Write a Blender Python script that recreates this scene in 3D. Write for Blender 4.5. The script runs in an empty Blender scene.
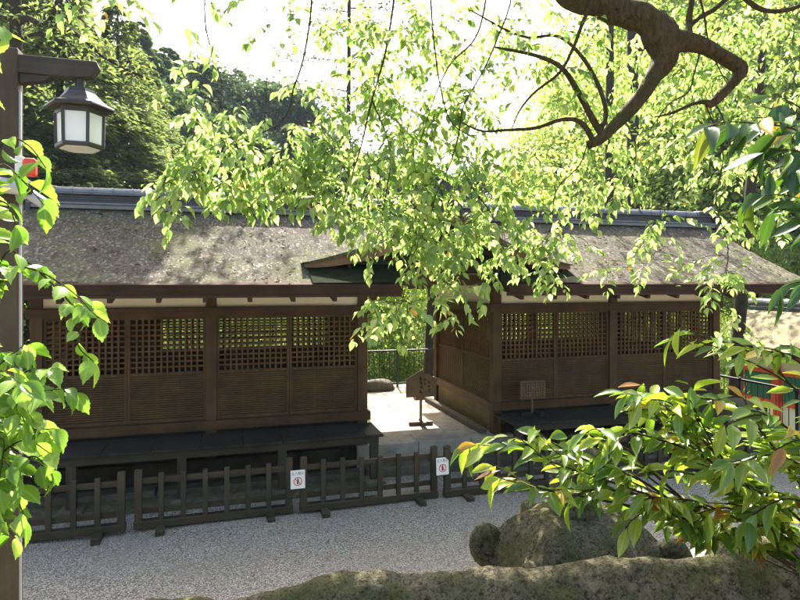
import bpy, math, random
import numpy as np
from mathutils import Vector, Matrix, noise as mnoise
R = math.radians
rnd = random.Random(7)
nrg = np.random.default_rng(11)
SC = bpy.context.scene
COL = SC.collection

# ------------------------------------------------------------------ camera frame
YAW = R(16.3)
CAM = np.array([0.0, 0.0, 3.0])
FW = np.array([math.sin(YAW), math.cos(YAW), 0.0])
RT = np.array([math.cos(YAW), -math.sin(YAW), 0.0])
UP = np.array([0.0, 0.0, 1.0])
F, HZ = 600.0, 282.0
def at(px, py, t):
    return CAM + t * (FW + (px - 400.0) / F * RT + (HZ - py) / F * UP)

SUN_EL, SUN_AZ = R(48), R(10)          # azimuth from +Y towards +X
SUNV = np.array([math.sin(SUN_AZ) * math.cos(SUN_EL), math.cos(SUN_AZ) * math.cos(SUN_EL), math.sin(SUN_EL)])

# ------------------------------------------------------------------ tags
def tag(o, label=None, cat=None, group=None, kind=None):
    if label: o['label'] = label
    if cat: o['category'] = cat
    if group: o['group'] = group
    if kind: o['kind'] = kind
    return o
def thing(name, label, cat, loc=(0, 0, 0), group=None, rz=0.0):
    o = bpy.data.objects.new(name, None)
    o.empty_display_size = 0.2
    COL.objects.link(o)
    o.location = loc; o.rotation_euler = (0, 0, rz)
    return tag(o, label, cat, group)
def link(name, me, parent=None, loc=None):
    o = bpy.data.objects.new(name, me)
    COL.objects.link(o)
    if parent is not None: o.parent = parent
    if loc is not None: o.location = loc
    return o
def copy_tree(o, parent=None):
    c = o.copy(); COL.objects.link(c)
    if parent is not None: c.parent = parent
    for ch in list(o.children): copy_tree(ch, c)
    return c

# ------------------------------------------------------------------ mesh builder
class MB:
    def __init__(s): s.v = []; s.f = []
    def add(s, vs, fs):
        b = len(s.v); s.v.extend([tuple(map(float, p)) for p in vs]); s.f.extend([tuple(b + i for i in f) for f in fs]); return s
    def box(s, c, d, rz=0.0, m=None, bev=0.0):
        x, y, z = [k / 2 for k in d]
        vs = [(-x, -y, -z), (x, -y, -z), (x, y, -z), (-x, y, -z), (-x, -y, z), (x, -y, z), (x, y, z), (-x, y, z)]
        if m is not None: vs = [m @ Vector(p) for p in vs]
        elif rz:
            cs, sn = math.cos(rz), math.sin(rz)
            vs = [(cs * p[0] - sn * p[1], sn * p[0] + cs * p[1], p[2]) for p in vs]
        vs = [(p[0] + c[0], p[1] + c[1], p[2] + c[2]) for p in vs]
        return s.add(vs, [(0, 3, 2, 1), (4, 5, 6, 7), (0, 1, 5, 4), (1, 2, 6, 5), (2, 3, 7, 6), (3, 0, 4, 7)])
    def bb(s, x0, x1, y0, y1, z0, z1):
        return s.box(((x0 + x1) / 2, (y0 + y1) / 2, (z0 + z1) / 2), (x1 - x0, y1 - y0, z1 - z0))
    def bar(s, a, b, w, h):
        a = Vector(a); b = Vector(b); d = b - a; L = d.length; d.normalize()
        up = Vector((0, 0, 1)) if abs(d.z) < 0.95 else Vector((0, 1, 0))
        sx = d.cross(up).normalized(); sz = sx.cross(d).normalized()
        m = Matrix((sx, d, sz)).transposed()
        return s.box((a + b) / 2, (w, L, h), m=m)
    def prism(s, pts, a0, a1, axis=0):
        """extrude a polygon of (p,q) along an axis: axis 0 -> X (p=y,q=z), 1 -> Y (p=x,q=z), 2 -> Z (p=x,q=y)"""
        n = len(pts)
        def mk(p, q, a): return (a, p, q) if axis == 0 else ((p, a, q) if axis == 1 else (p, q, a))
        vs = [mk(p, q, a0) for p, q in pts] + [mk(p, q, a1) for p, q in pts]
        fs = [tuple(range(n)), tuple(range(2 * n - 1, n - 1, -1))] + [(i, i + n, (i + 1) % n + n, (i + 1) % n) for i in range(n)]
        return s.add(vs, fs)
    def tube(s, pts, rad, n=8, cap=True, rough=0.0):
        pts = [Vector(p) for p in pts]
        k = len(pts)
        if not hasattr(rad, '__len__'): rad = [rad] * k
        b = len(s.v)
        ref = None
        for i, p in enumerate(pts):
            d = (pts[min(i + 1, k - 1)] - pts[max(i - 1, 0)])
            if d.length < 1e-9: d = Vector((0, 0, 1))
            d.normalize()
            if ref is None:
                ref = Vector((1, 0, 0)) if abs(d.x) < 0.8 else Vector((0, 1, 0))
            ref = (ref - d * ref.dot(d))
            if ref.length < 1e-6: ref = d.orthogonal()
            ref.normalize(); o = d.cross(ref)
            for j in range(n):
                a = 2 * math.pi * j / n
                r = rad[i]
                if rough: r *= 1 + rough * mnoise.noise(Vector((p.x * 7 + math.cos(a) * 1.3, p.y * 7 + math.sin(a) * 1.3, p.z * 7)))
                q = p + (ref * math.cos(a) + o * math.sin(a)) * r
                s.v.append((q.x, q.y, q.z))
        for i in range(k - 1):
            for j in range(n):
                s.f.append((b + i * n + j, b + i * n + (j + 1) % n, b + (i + 1) * n + (j + 1) % n, b + (i + 1) * n + j))
        if cap:
            s.f.append(tuple(b + j for j in range(n - 1, -1, -1)))
            s.f.append(tuple(b + (k - 1) * n + j for j in range(n)))
        return s
    def lathe(s, prof, c=(0, 0, 0), n=24, rot=0.0):
        b = len(s.v)
        for r, z in prof:
            for j in range(n):
                a = rot + 2 * math.pi * j / n
                s.v.append((c[0] + r * math.cos(a), c[1] + r * math.sin(a), c[2] + z))
        k = len(prof)
        for i in range(k - 1):
            for j in range(n):
                s.f.append((b + i * n + j, b + i * n + (j + 1) % n, b + (i + 1) * n + (j + 1) % n, b + (i + 1) * n + j))
        s.f.append(tuple(b + j for j in range(n - 1, -1, -1)))
        s.f.append(tuple(b + (k - 1) * n + j for j in range(n)))
        return s
    def mesh(s, name, mat, smooth=False):
        me = bpy.data.meshes.new(name)
        me.from_pydata(s.v, [], s.f)
        me.materials.append(mat)
        if smooth: me.polygons.foreach_set('use_smooth', [True] * len(me.polygons))
        me.update()
        return me
    def build(s, name, mat, parent=None, loc=None, smooth=False, bevel=0.0):
        o = link(name, s.mesh(name, mat, smooth), parent, loc)
        if bevel:
            b = o.modifiers.new('bevel', 'BEVEL'); b.width = bevel; b.segments = 2; b.limit_method = 'ANGLE'; b.harden_normals = False
        return o

def np_mesh(name, V, tris, quads, mat, uv_v=None, smooth=False):
    """V (n,3); tris (a,3); quads (b,4); uv_v (n,2) per-vertex"""
    me = bpy.data.meshes.new(name)
    nt, nq = len(tris), len(quads)
    me.vertices.add(len(V)); me.vertices.foreach_set('co', np.asarray(V, np.float32).ravel())
    li = np.concatenate([np.asarray(tris, np.int32).ravel(), np.asarray(quads, np.int32).ravel()]).astype(np.int32)
    me.loops.add(len(li)); me.loops.foreach_set('vertex_index', li)
    me.polygons.add(nt + nq)
    ls = np.concatenate([np.arange(nt) * 3, nt * 3 + np.arange(nq) * 4]).astype(np.int32)
    me.polygons.foreach_set('loop_start', ls)
    if smooth: me.polygons.foreach_set('use_smooth', np.ones(nt + nq, bool))
    me.materials.append(mat)
    me.update(calc_edges=True)
    if uv_v is not None:
        uv = me.uv_layers.new(name='leaf')
        uv.data.foreach_set('uv', np.asarray(uv_v, np.float32)[li].ravel())
    me.validate()
    return me

# ------------------------------------------------------------------ materials
class NT:
    def __init__(s, name):
        s.m = bpy.data.materials.new(name); s.m.use_nodes = True
        s.t = s.m.node_tree; s.n = s.t.nodes; s.l = s.t.links
        s.n.clear()
        s.out = s.n.new('ShaderNodeOutputMaterial')
    def add(s, t, **kw):
        nd = s.n.new(t)
        for k, v in kw.items():
            if k.startswith('_'): setattr(nd, k[1:], v)
            else:
                key = k.replace('__', ' ')
                if isinstance(v, bpy.types.NodeSocket): s.l.new(v, nd.inputs[key])
                else: nd.inputs[key].default_value = v
        return nd
    def coords(s, scale=(1, 1, 1), kind='Object'):
        c = s.n.new('ShaderNodeTexCoord')
        mp = s.n.new('ShaderNodeMapping'); mp.inputs['Scale'].default_value = scale
        s.l.new(c.outputs[kind], mp.inputs['Vector'])
        return mp.outputs['Vector']
    def noise(s, vec, scale, detail=4, rough=0.6, dist=0.0):
        nd = s.n.new('ShaderNodeTexNoise'); s.l.new(vec, nd.inputs['Vector'])
        nd.inputs['Scale'].default_value = scale; nd.inputs['Detail'].default_value = detail
        nd.inputs['Roughness'].default_value = rough; nd.inputs['Distortion'].default_value = dist
        return nd.outputs['Fac']
    def ramp(s, fac, stops, interp='LINEAR'):
        nd = s.n.new('ShaderNodeValToRGB'); s.l.new(fac, nd.inputs['Fac'])
        cr = nd.color_ramp; cr.interpolation = interp
        while len(cr.elements) < len(stops): cr.elements.new(0.5)
        for e, (p, c) in zip(cr.elements, stops):
            e.position = p; e.color = (c[0], c[1], c[2], 1) if hasattr(c, '__len__') else (c, c, c, 1)
        return nd.outputs['Color']
    def mix(s, fac, a, b, mode='MIX'):
        nd = s.n.new('ShaderNodeMix'); nd.data_type = 'RGBA'; nd.blend_type = mode
        for i, v in ((0, fac), (6, a), (7, b)):
            if isinstance(v, bpy.types.NodeSocket): s.l.new(v, nd.inputs[i])
            elif i == 0: nd.inputs[0].default_value = v
            else: nd.inputs[i].default_value = (v[0], v[1], v[2], 1)
        return nd.outputs[2]
    def bump(s, h, strength=0.3, dist=0.02):
        nd = s.n.new('ShaderNodeBump'); s.l.new(h, nd.inputs['Height'])
        nd.inputs['Strength'].default_value = strength; nd.inputs['Distance'].default_value = dist
        return nd.outputs['Normal']
    def principled(s, color, rough=0.7, normal=None, spec=0.3, metal=0.0):
        p = s.n.new('ShaderNodeBsdfPrincipled')
        for k, v in (('Base Color', color), ('Roughness', rough)):
            if isinstance(v, bpy.types.NodeSocket): s.l.new(v, p.inputs[k])
            elif k == 'Base Color': p.inputs[k].default_value = (v[0], v[1], v[2], 1)
            else: p.inputs[k].default_value = v
        p.inputs['Specular IOR Level'].default_value = spec
        p.inputs['Metallic'].default_value = metal
        if normal is not None: s.l.new(normal, p.inputs['Normal'])
        s.l.new(p.outputs[0], s.out.inputs['Surface'])
        return p

def mat_wood(name, dark, light, stretch=(3, 3, 40), rough=0.65, moss=None, spec=0.25):
    t = NT(name)
    v = t.coords(stretch)
    n1 = t.noise(v, 1.0, 5, 0.65, 0.4)
    n2 = t.noise(t.coords((1, 1, 1)), 2.3, 4)
    n3 = t.noise(v, 6.0, 3)
    c = t.ramp(n1, [(0.3, dark), (0.7, light)])
    c = t.mix(t.ramp(n2, [(0.35, 0.0), (0.7, 0.75)]), c, [k * 0.55 for k in dark], 'MIX')
    if moss:
        mn = t.noise(t.coords((1, 1, 1)), 5.0, 5, 0.7)
        c = t.mix(t.ramp(mn, [(0.52, 0.0), (0.66, 0.8)]), c, moss)
    t.principled(c, rough, t.bump(t.mix(0.5, n1, n3), 0.35, 0.006), spec)
    return t.m
# grain along X, Y or Z
WX, WY, WZ = (0.7, 14, 14), (14, 0.7, 14), (14, 14, 0.7)
M = {}
M['frame_x'] = mat_wood('brown timber grain across', (.047, .024, .007), (.092, .047, .015), WX)
M['frame_y'] = mat_wood('brown timber grain deep', (.070, .036, .011), (.13, .068, .022), WY)
M['frame_z'] = mat_wood('brown timber grain upright', (.056, .028, .0085), (.108, .055, .018), WZ)
M['lattice'] = mat_wood('lattice brown', (.085, .040, .011), (.15, .074, .022), (5, 5, 5))
M['slat'] = mat_wood('slat brown', (.070, .037, .011), (.14, .077, .024), (0.8, 14, 22))
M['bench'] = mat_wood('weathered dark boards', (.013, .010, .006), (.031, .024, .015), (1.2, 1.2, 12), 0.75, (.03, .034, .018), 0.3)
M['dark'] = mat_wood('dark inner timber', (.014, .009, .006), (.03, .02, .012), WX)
M['eave'] = mat_wood('dark eave boards', (.035, .016, .008), (.07, .034, .018), WX)
M['fence'] = mat_wood('grey brown fence timber', (.030, .023, .013), (.070, .054, .032), WZ, 0.55, (.035, .038, .02), 0.3)
M['fence_x'] = mat_wood('grey brown fence rail', (.030, .023, .013), (.070, .054, .032), WX, 0.55, (.035, .038, .02), 0.3)
M['sign'] = mat_wood('sign board wood', (.15, .088, .038), (.25, .15, .072), WX)
M['signold'] = mat_wood('old grey sign wood', (.085, .050, .022), (.14, .085, .042), WX)
M['mossboard'] = mat_wood('mossy plinth board', (.12, .075, .03), (.22, .15, .06), WY, 0.7, (.10, .12, .025))
M['post'] = mat_wood('lamp post timber', (.060, .042, .024), (.11, .078, .047), WZ, 0.6, (.07, .08, .03))
M['beam'] = mat_wood('lamp arm timber', (.04, .032, .025), (.085, .07, .05), WX, 0.6)
M['red'] = mat_wood('vermilion paint', (.72, .07, .02), (.82, .11, .035), WZ, 0.5)

def mat_simple(name, col, rough=0.6, spec=0.3, metal=0.0, var=0.15, scale=6.0):
    t = NT(name)
    n = t.noise(t.coords(), scale, 5, 0.65)
    c = t.ramp(n, [(0.3, [k * (1 - var) for k in col]), (0.7, [min(1, k * (1 + var)) for k in col])])
    t.principled(c, rough, t.bump(n, 0.1, 0.004), spec, metal)
    return t.m
M['plaster'] = mat_simple('cream plaster', (.74, .68, .55), 0.9, 0.1, var=.06)
M['white'] = mat_simple('white plaster', (.8, .79, .76), 0.9, 0.1, var=.05)
M['green'] = mat_simple('green lattice paint', (.03, .16, .11), 0.6)
M['iron'] = mat_simple('black painted steel', (.012, .013, .014), 0.4, 0.5)
M['bronze'] = mat_simple('dark bronze metal', (.05, .045, .04), 0.38, 0.5, 0.6)
M['ink'] = mat_simple('ink', (.012, .01, .01), 0.8, 0.1)
M['panel'] = mat_simple('white sign panel', (.78, .77, .72), 0.45, var=.03)
M['signred'] = mat_simple('red sign print', (.65, .10, .03), 0.5, var=.03)
M['steel'] = mat_simple('pale grey metal housing', (.42, .43, .43), 0.4, 0.5, 0.3, var=.05)
M['lens'] = mat_simple('black glass lens', (.02, .02, .022), 0.12, 0.6)
M['redlight'] = mat_simple('red plastic cover', (.75, .06, .015), 0.3, 0.5, var=.03)
M['groundstone'] = mat_simple('plinth stone', (.10, .09, .065), 0.9, 0.15, var=.35, scale=4)

M['plinth'] = mat_simple('plinth stone darkened for shade', (.035, .032, .022), 0.9, 0.1, var=.5, scale=3)  # shade under the benches is put into this darker stone colour
def mat_pane():
    t = NT('frosted white lamp pane')
    d = t.add('ShaderNodeBsdfDiffuse', Color=(.82, .84, .83, 1))
    tr = t.add('ShaderNodeBsdfTranslucent', Color=(.85, .88, .87, 1))
    gl = t.add('ShaderNodeBsdfGlossy', Roughness=0.15)
    m1 = t.add('ShaderNodeMixShader', Fac=0.55); t.l.new(d.outputs[0], m1.inputs[1]); t.l.new(tr.outputs[0], m1.inputs[2])
    m2 = t.add('ShaderNodeMixShader', Fac=0.06); t.l.new(m1.outputs[0], m2.inputs[1]); t.l.new(gl.outputs[0], m2.inputs[2])
    t.l.new(m2.outputs[0], t.out.inputs['Surface'])
    return t.m
M['pane'] = mat_pane()

def mat_thatch(name, moss=0.5, dark=(.040, .033, .022), light=(.185, .163, .13)):
    t = NT(name)
    v = t.coords((1, 1, 1))
    vs = t.coords((16, 7, 7))
    a = t.noise(vs, 1.6, 6, 0.75, 0.5)
    b = t.noise(v, 2.2, 4)
    vor = t.n.new('ShaderNodeTexVoronoi'); t.l.new(t.coords((22, 12, 12)), vor.inputs['Vector']); vor.inputs['Scale'].default_value = 1.7
    c = t.ramp(a, [(0.28, dark), (0.5, [(x + y) / 2 for x, y in zip(dark, light)]), (0.72, light)])
    sep = t.n.new('ShaderNodeSeparateColor'); t.l.new(vor.outputs['Color'], sep.inputs[0])
    c = t.mix(t.ramp(sep.outputs[0], [(0.1, 0.55), (0.9, 0.0)]), c, [k * 0.45 for k in dark])
    c = t.mix(t.ramp(sep.outputs[1], [(0.82, 0.0), (0.97, 0.6)]), c, (.31, .285, .245))
    mn = t.noise(v, 0.9, 5, 0.7)
    mm = t.noise(v, 9.0, 4, 0.7)
    mk = t.mix(1.0, t.ramp(mn, [(0.42, 0.0), (0.62, 1.0)]), t.ramp(mm, [(0.42, 0.0), (0.6, moss)]), 'MULTIPLY')
    c = t.mix(mk, c, (.115, .125, .035))
    c = t.mix(t.ramp(b, [(0.4, 0.0), (0.75, 0.5)]), c, [k * 0.6 for k in dark])
    t.principled(c, 0.95, t.bump(t.mix(0.5, a, sep.outputs[0]), 0.9, 0.03), 0.08)
    return t.m
M['thatch'] = mat_thatch('bark shingle thatch', 0.7)
M['thatch_red'] = mat_thatch('pale mossy thatch', 0.5, (.15, .125, .075), (.36, .31, .20))
M['cut'] = mat_wood('cut thatch edge', (.035, .019, .011), (.075, .042, .024), (2, 14, 60), 0.9, None, 0.1)
M['moss_shade'] = mat_simple('mossy boards darkened for shadow', (.010, .013, .005), 0.95, 0.03, var=.6, scale=9)  # moss green taken near black to carry the gable's shadow

def mat_tile():
    t = NT('dark ridge tile')
    v = t.coords((1, 1, 1))
    a = t.noise(v, 3.0, 5, 0.7)
    w = t.n.new('ShaderNodeTexBrick'); 
    c = t.ramp(a, [(0.3, (.022, .023, .024)), (0.7, (.06, .062, .064))])
    t.n.remove(w)
    t.principled(c, 0.45, t.bump(t.noise(v, 30, 3), 0.3, 0.006), 0.4)
    return t.m
M['tile'] = mat_tile()
M['tile_highlight'] = mat_simple('grey tile edge lightened as highlight', (.15, .155, .16), 0.4, 0.5, var=.3, scale=5)  # paler than the tile: ridge highlights painted by colour

def mat_gravel():
    t = NT('grey gravel')
    v = t.coords((1, 1, 1))
    vo = t.n.new('ShaderNodeTexVoronoi'); t.l.new(v, vo.inputs['Vector']); vo.inputs['Scale'].default_value = 66
    sep = t.n.new('ShaderNodeSeparateColor'); t.l.new(vo.outputs['Color'], sep.inputs[0])
    c = t.ramp(sep.outputs[0], [(0.0, (.21, .185, .14)), (0.3, (.47, .43, .345)), (0.65, (.65, .60, .495)), (1.0, (.85, .79, .67))])
    c = t.mix(t.ramp(sep.outputs[1], [(0.55, 0.0), (1.0, 0.45)]), c, (.40, .32, .22))
    edge = t.ramp(vo.outputs['Distance'], [(0.25, 0.0), (0.75, 0.8)])
    c = t.mix(edge, c, (.10, .09, .075))
    big = t.noise(v, 0.7, 5, 0.6)
    c = t.mix(t.ramp(big, [(0.42, 0.0), (0.68, 0.5)]), c, (.30, .275, .22))
    inv = t.add('ShaderNodeMath', _operation='MULTIPLY'); t.l.new(vo.outputs['Distance'], inv.inputs[0]); inv.inputs[1].default_value = -1.0
    t.principled(c, 0.9, t.bump(inv.outputs[0], 1.0, 0.03), 0.15)
    return t.m
M['gravel'] = mat_gravel()

def mat_soil():
    t = NT('forest soil and litter')
    v = t.coords((1, 1, 1))
    a = t.noise(v, 14, 5, 0.75); b = t.noise(v, 0.6, 4)
    c = t.ramp(a, [(0.3, (.07, .055, .035)), (0.55, (.17, .14, .095)), (0.8, (.30, .26, .19))])
    c = t.mix(t.ramp(b, [(0.45, 0.0), (0.65, 0.8)]), c, (.05, .075, .02))
    t.principled(c, 0.95, t.bump(a, 0.8, 0.05), 0.1)
    return t.m
M['soil'] = mat_soil()
def mat_dirt():
    t = NT('pale packed dirt')
    v = t.coords((1, 1, 1))
    a = t.noise(v, 22, 5, 0.75); b = t.noise(v, 2.0, 4)
    c = t.ramp(a, [(0.3, (.20, .175, .14)), (0.6, (.36, .32, .265)), (0.8, (.5, .46, .39))])
    c = t.mix(t.ramp(b, [(0.45, 0.0), (0.65, 0.4)]), c, (.15, .13, .09))
    t.principled(c, 0.95, t.bump(a, 0.6, 0.02), 0.1)
    return t.m
M['dirt'] = mat_dirt()

def mat_stone(name, base, mossc, mossamt=0.6, sc=1.0):
    t = NT(name)
    v = t.coords((1, 1, 1))
    a = t.noise(v, 38 * sc, 5, 0.75); b = t.noise(v, 5 * sc, 5, 0.65); g = t.noise(v, 110 * sc, 2, 0.5)
    c = t.ramp(a, [(0.36, [k * 0.22 for k in base]), (0.5, base), (0.62, [min(.7, k * 1.6) for k in base])])
    c = t.mix(t.ramp(t.mix(.35, b, a), [(0.45, 0.0), (0.56, mossamt)]), c, mossc)
    c = t.mix(t.ramp(g, [(0.54, 0.0), (0.64, 0.7)]), c, [k * 0.22 for k in base])
    vo = t.n.new('ShaderNodeTexVoronoi'); t.l.new(v, vo.inputs['Vector']); vo.inputs['Scale'].default_value = 9 * sc
    c = t.mix(t.ramp(vo.outputs['Distance'], [(0.10, 0.45), (0.22, 0.0)]), c, [min(.7, k * 1.6) for k in base])
    t.principled(c, 0.95, t.bump(t.mix(0.45, a, b), 1.0, 0.06), 0.12)
    return t.m
M['rock'] = mat_stone('mossy boulder stone', (.165, .142, .092), (.085, .09, .026), 0.7)
M['lantern'] = mat_stone('old lantern stone', (.155, .138, .082), (.08, .085, .025), 0.7, 1.3)
M['paving'] = mat_simple('pale paving stone', (.29, .262, .21), 0.9, 0.15, var=.28, scale=5)

def mat_bark(name, dark, light, moss):
    t = NT(name)
    a = t.noise(t.coords((9, 9, 3.2)), 3.5, 6, 0.75, 0.6)
    b = t.noise(t.coords(), 4.0, 5, 0.65)
    c = t.ramp(a, [(0.3, dark), (0.7, light)])
    c = t.mix(t.ramp(b, [(0.45, 0.0), (0.62, 0.75)]), c, moss)
    t.principled(c, 0.92, t.bump(a, 1.0, 0.06), 0.12)
    return t.m
M['bark'] = mat_bark('rough brown bark', (.025, .016, .009), (.20, .13, .07), (.075, .08, .022))
M['bark_dark'] = mat_bark('dark conifer bark', (.025, .018, .013), (.085, .06, .042), (.05, .055, .025))
M['twig'] = mat_bark('twig bark', (.05, .035, .022), (.13, .09, .05), (.09, .09, .04))

def mat_leaf(name, stops, trans_gain=1.6, trans_tint=(1.0, 1.0, .55), tfac=0.5, gloss=0.06, rough=0.4, veins=True):
    t = NT(name)
    geo = t.n.new('ShaderNodeNewGeometry')
    c = t.ramp(geo.outputs['Random Per Island'], stops)
    if veins:
        uv = t.n.new('ShaderNodeUVMap'); uv.uv_map = 'leaf'
        sp = t.n.new('ShaderNodeSeparateXYZ'); t.l.new(uv.outputs[0], sp.inputs[0])
        ab = t.add('ShaderNodeMath', _operation='ABSOLUTE'); t.l.new(sp.outputs[0], ab.inputs[0])
        mid = t.ramp(ab.outputs[0], [(0.03, 0.55), (0.10, 0.0)])
        sl = t.add('ShaderNodeMath', _operation='MULTIPLY_ADD'); t.l.new(ab.outputs[0], sl.inputs[0]); sl.inputs[1].default_value = -0.45; t.l.new(sp.outputs[1], sl.inputs[2])
        ml = t.add('ShaderNodeMath', _operation='MULTIPLY'); t.l.new(sl.outputs[0], ml.inputs[0]); ml.inputs[1].default_value = 8.0
        fr = t.add('ShaderNodeMath', _operation='FRACT'); t.l.new(ml.outputs[0], fr.inputs[0])
        lat = t.ramp(fr.outputs[0], [(0.0, 0.30), (0.12, 0.0), (0.88, 0.0), (1.0, 0.30)])
        vn = t.mix(1.0, mid, lat, 'LIGHTEN')
        c = t.mix(vn, c, t.mix(1.0, c, (1.7, 1.6, 1.5), 'MULTIPLY'))
    d = t.n.new('ShaderNodeBsdfDiffuse'); t.l.new(c, d.inputs['Color'])
    tc = t.mix(1.0, c, [trans_gain * k for k in trans_tint], 'MULTIPLY')
    tr = t.n.new('ShaderNodeBsdfTranslucent'); t.l.new(tc, tr.inputs['Color'])
    gl = t.add('ShaderNodeBsdfGlossy', Roughness=rough)
    m1 = t.add('ShaderNodeMixShader', Fac=tfac); t.l.new(d.outputs[0], m1.inputs[1]); t.l.new(tr.outputs[0], m1.inputs[2])
    m2 = t.add('ShaderNodeMixShader', Fac=gloss); t.l.new(m1.outputs[0], m2.inputs[1]); t.l.new(gl.outputs[0], m2.inputs[2])
    t.l.new(m2.outputs[0], t.out.inputs['Surface'])
    return t.m
M['leaf_young'] = mat_leaf('young pale green leaf', [(0, (.095, .16, .035)), (.4, (.165, .245, .066)), (.8, (.25, .32, .105)), (.985, (.36, .40, .15)), (1, (.32, .12, .03))], 1.65, (.96, 1, .85), 0.58, 0.03)
M['leaf_left'] = mat_leaf('broad serrated green leaf', [(0, (.08, .17, .02)), (.5, (.14, .25, .035)), (1, (.22, .33, .07))], 1.7, (1, 1, .6), 0.5, 0.03, 0.35)
M['leaf_right'] = mat_leaf('glossy oval evergreen leaf', [(0, (.055, .11, .014)), (.25, (.09, .17, .02)), (.55, (.16, .24, .03)), (.90, (.26, .31, .045)), (.955, (.38, .30, .035)), (.985, (.28, .13, .03)), (1, (.13, .06, .02))], 1.9, (1.05, 1, .45), 0.45, 0.045, 0.28)
M['leaf_shade'] = mat_leaf('evergreen leaf darkened for shade', [(0, (.02, .055, .01)), (.5, (.04, .095, .015)), (.85, (.07, .13, .02)), (.95, (.22, .18, .03)), (1, (.28, .2, .03))], 1.6, (1, 1, .4), 0.28, 0.05, 0.3)  # darker green carries the shade on the upper right branch
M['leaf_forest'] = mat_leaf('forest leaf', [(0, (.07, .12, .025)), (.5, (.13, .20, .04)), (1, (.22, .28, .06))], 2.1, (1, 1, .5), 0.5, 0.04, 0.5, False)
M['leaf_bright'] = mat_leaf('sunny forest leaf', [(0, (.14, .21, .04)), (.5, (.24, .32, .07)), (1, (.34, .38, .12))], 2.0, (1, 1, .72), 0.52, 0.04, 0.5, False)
M['needle'] = mat_leaf('conifer spray', [(0, (.055, .085, .032)), (.5, (.11, .15, .055)), (1, (.20, .23, .085))], 1.6, (1, 1, .65), 0.42, 0.03, 0.5, False)
M['needle_far'] = mat_leaf('dark conifer spray', [(0, (.025, .05, .022)), (.5, (.05, .085, .033)), (1, (.085, .125, .045))], 1.3, (1, 1, .7), 0.35, 0.03, 0.5, False)
M['litter'] = mat_leaf('dry fallen leaf', [(0, (.10, .06, .03)), (.5, (.22, .13, .06)), (1, (.34, .26, .14))], 1.0, (1, .9, .6), 0.2, 0.03, 0.5, False)

# ------------------------------------------------------------------ leaves
def leaf_template(kind):
    """returns (k,3) coords (u across -.5...5, v along 0..1, h), tris, quads, uv"""
    if kind == 'detail' or kind == 'serrate' or kind == 'lance':
        if kind == 'lance': prof = [(.06, .10), (.22, .62), (.42, .98), (.62, .92), (.80, .56), (.92, .22)]
        elif kind == 'serrate': prof = [(.05, .22), (.14, .62), (.20, .72), (.27, .86), (.33, .90), (.40, .99), (.46, .95), (.53, .96), (.60, .84), (.67, .80), (.74, .60), (.80, .52), (.87, .26), (.93, .12)]
        else: prof = [(.08, .34), (.28, .88), (.50, .98), (.72, .66), (.88, .24)]
        vs = [(0, 0, 0)]
        for i, (v, w) in enumerate(prof):
            j = (0.022 if i % 2 else -0.012) if kind == 'serrate' else 0.0
            h = -0.30 * (v ** 2) * (1.0 if kind != 'lance' else 0.75)
            f = 0.13 * w
            vs += [(-w / 2, v + j, h + f), (0, v, h), (w / 2, v + j, h + f)]
        tip = len(vs); vs.append((0, 1, -0.32 if kind != 'lance' else -0.25))
        tris = [(0, 2, 1), (0, 3, 2)]; quads = []
        m = len(prof)
        for i in range(m - 1):
            a = 1 + 3 * i; b = a + 3
            quads += [(a, a + 1, b + 1, b), (a + 1, a + 2, b + 2, b + 1)]
        a = 1 + 3 * (m - 1)
        tris += [(a, a + 1, tip), (a + 1, a + 2, tip)]
        vs = np.array(vs, float)
        return vs, np.array(tris), np.array(quads), np.stack([vs[:, 0], vs[:, 1]], 1)
    if kind == 'quad':      # small folded diamond of two triangles either side
        vs = np.array([(0, 0, 0), (-.5, .45, .12), (0, 1, -.15), (.5, .45, .12)], float)
        return vs, np.array([(0, 2, 1), (0, 3, 2)]), np.zeros((0, 4), int), np.stack([vs[:, 0], vs[:, 1]], 1)
TPL = {k: leaf_template(k) for k in ('detail', 'serrate', 'lance', 'quad')}
def leaves_mesh(name, kind, P, D, N, L, W, mat):
    P = np.asarray(P, float); D = np.asarray(D, float); N = np.asarray(N, float)
    L = np.asarray(L, float); W = np.asarray(W, float)
    D = D / (np.linalg.norm(D, axis=1, keepdims=True) + 1e-9)
    S = np.cross(D, N); S /= (np.linalg.norm(S, axis=1, keepdims=True) + 1e-9)
    N = np.cross(S, D)
    tv, tt, tq, tuv = TPL[kind]
    n, k = len(P), len(tv)
    bend = nrg.uniform(0.3, 1.5, n)
    V = P[:, None, :] + (L[:, None] * tv[None, :, 1])[..., None] * D[:, None, :] + (W[:, None] * tv[None, :, 0])[..., None] * S[:, None, :] \
        + (L[:, None] * bend[:, None] * tv[None, :, 2])[..., None] * N[:, None, :]
    off = (np.arange(n) * k)[:, None, None]
    T = (tt[None] + off).reshape(-1, 3); Q = (tq[None] + off).reshape(-1, 4)
    uv = np.tile(tuv, (n, 1))
    return np_mesh(name, V.reshape(-1, 3), T, Q, mat, uv, smooth=(kind != 'quad'))
def runit(n):
    a = nrg.normal(size=(n, 3)); return a / np.linalg.norm(a, axis=1, keepdims=True)

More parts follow.
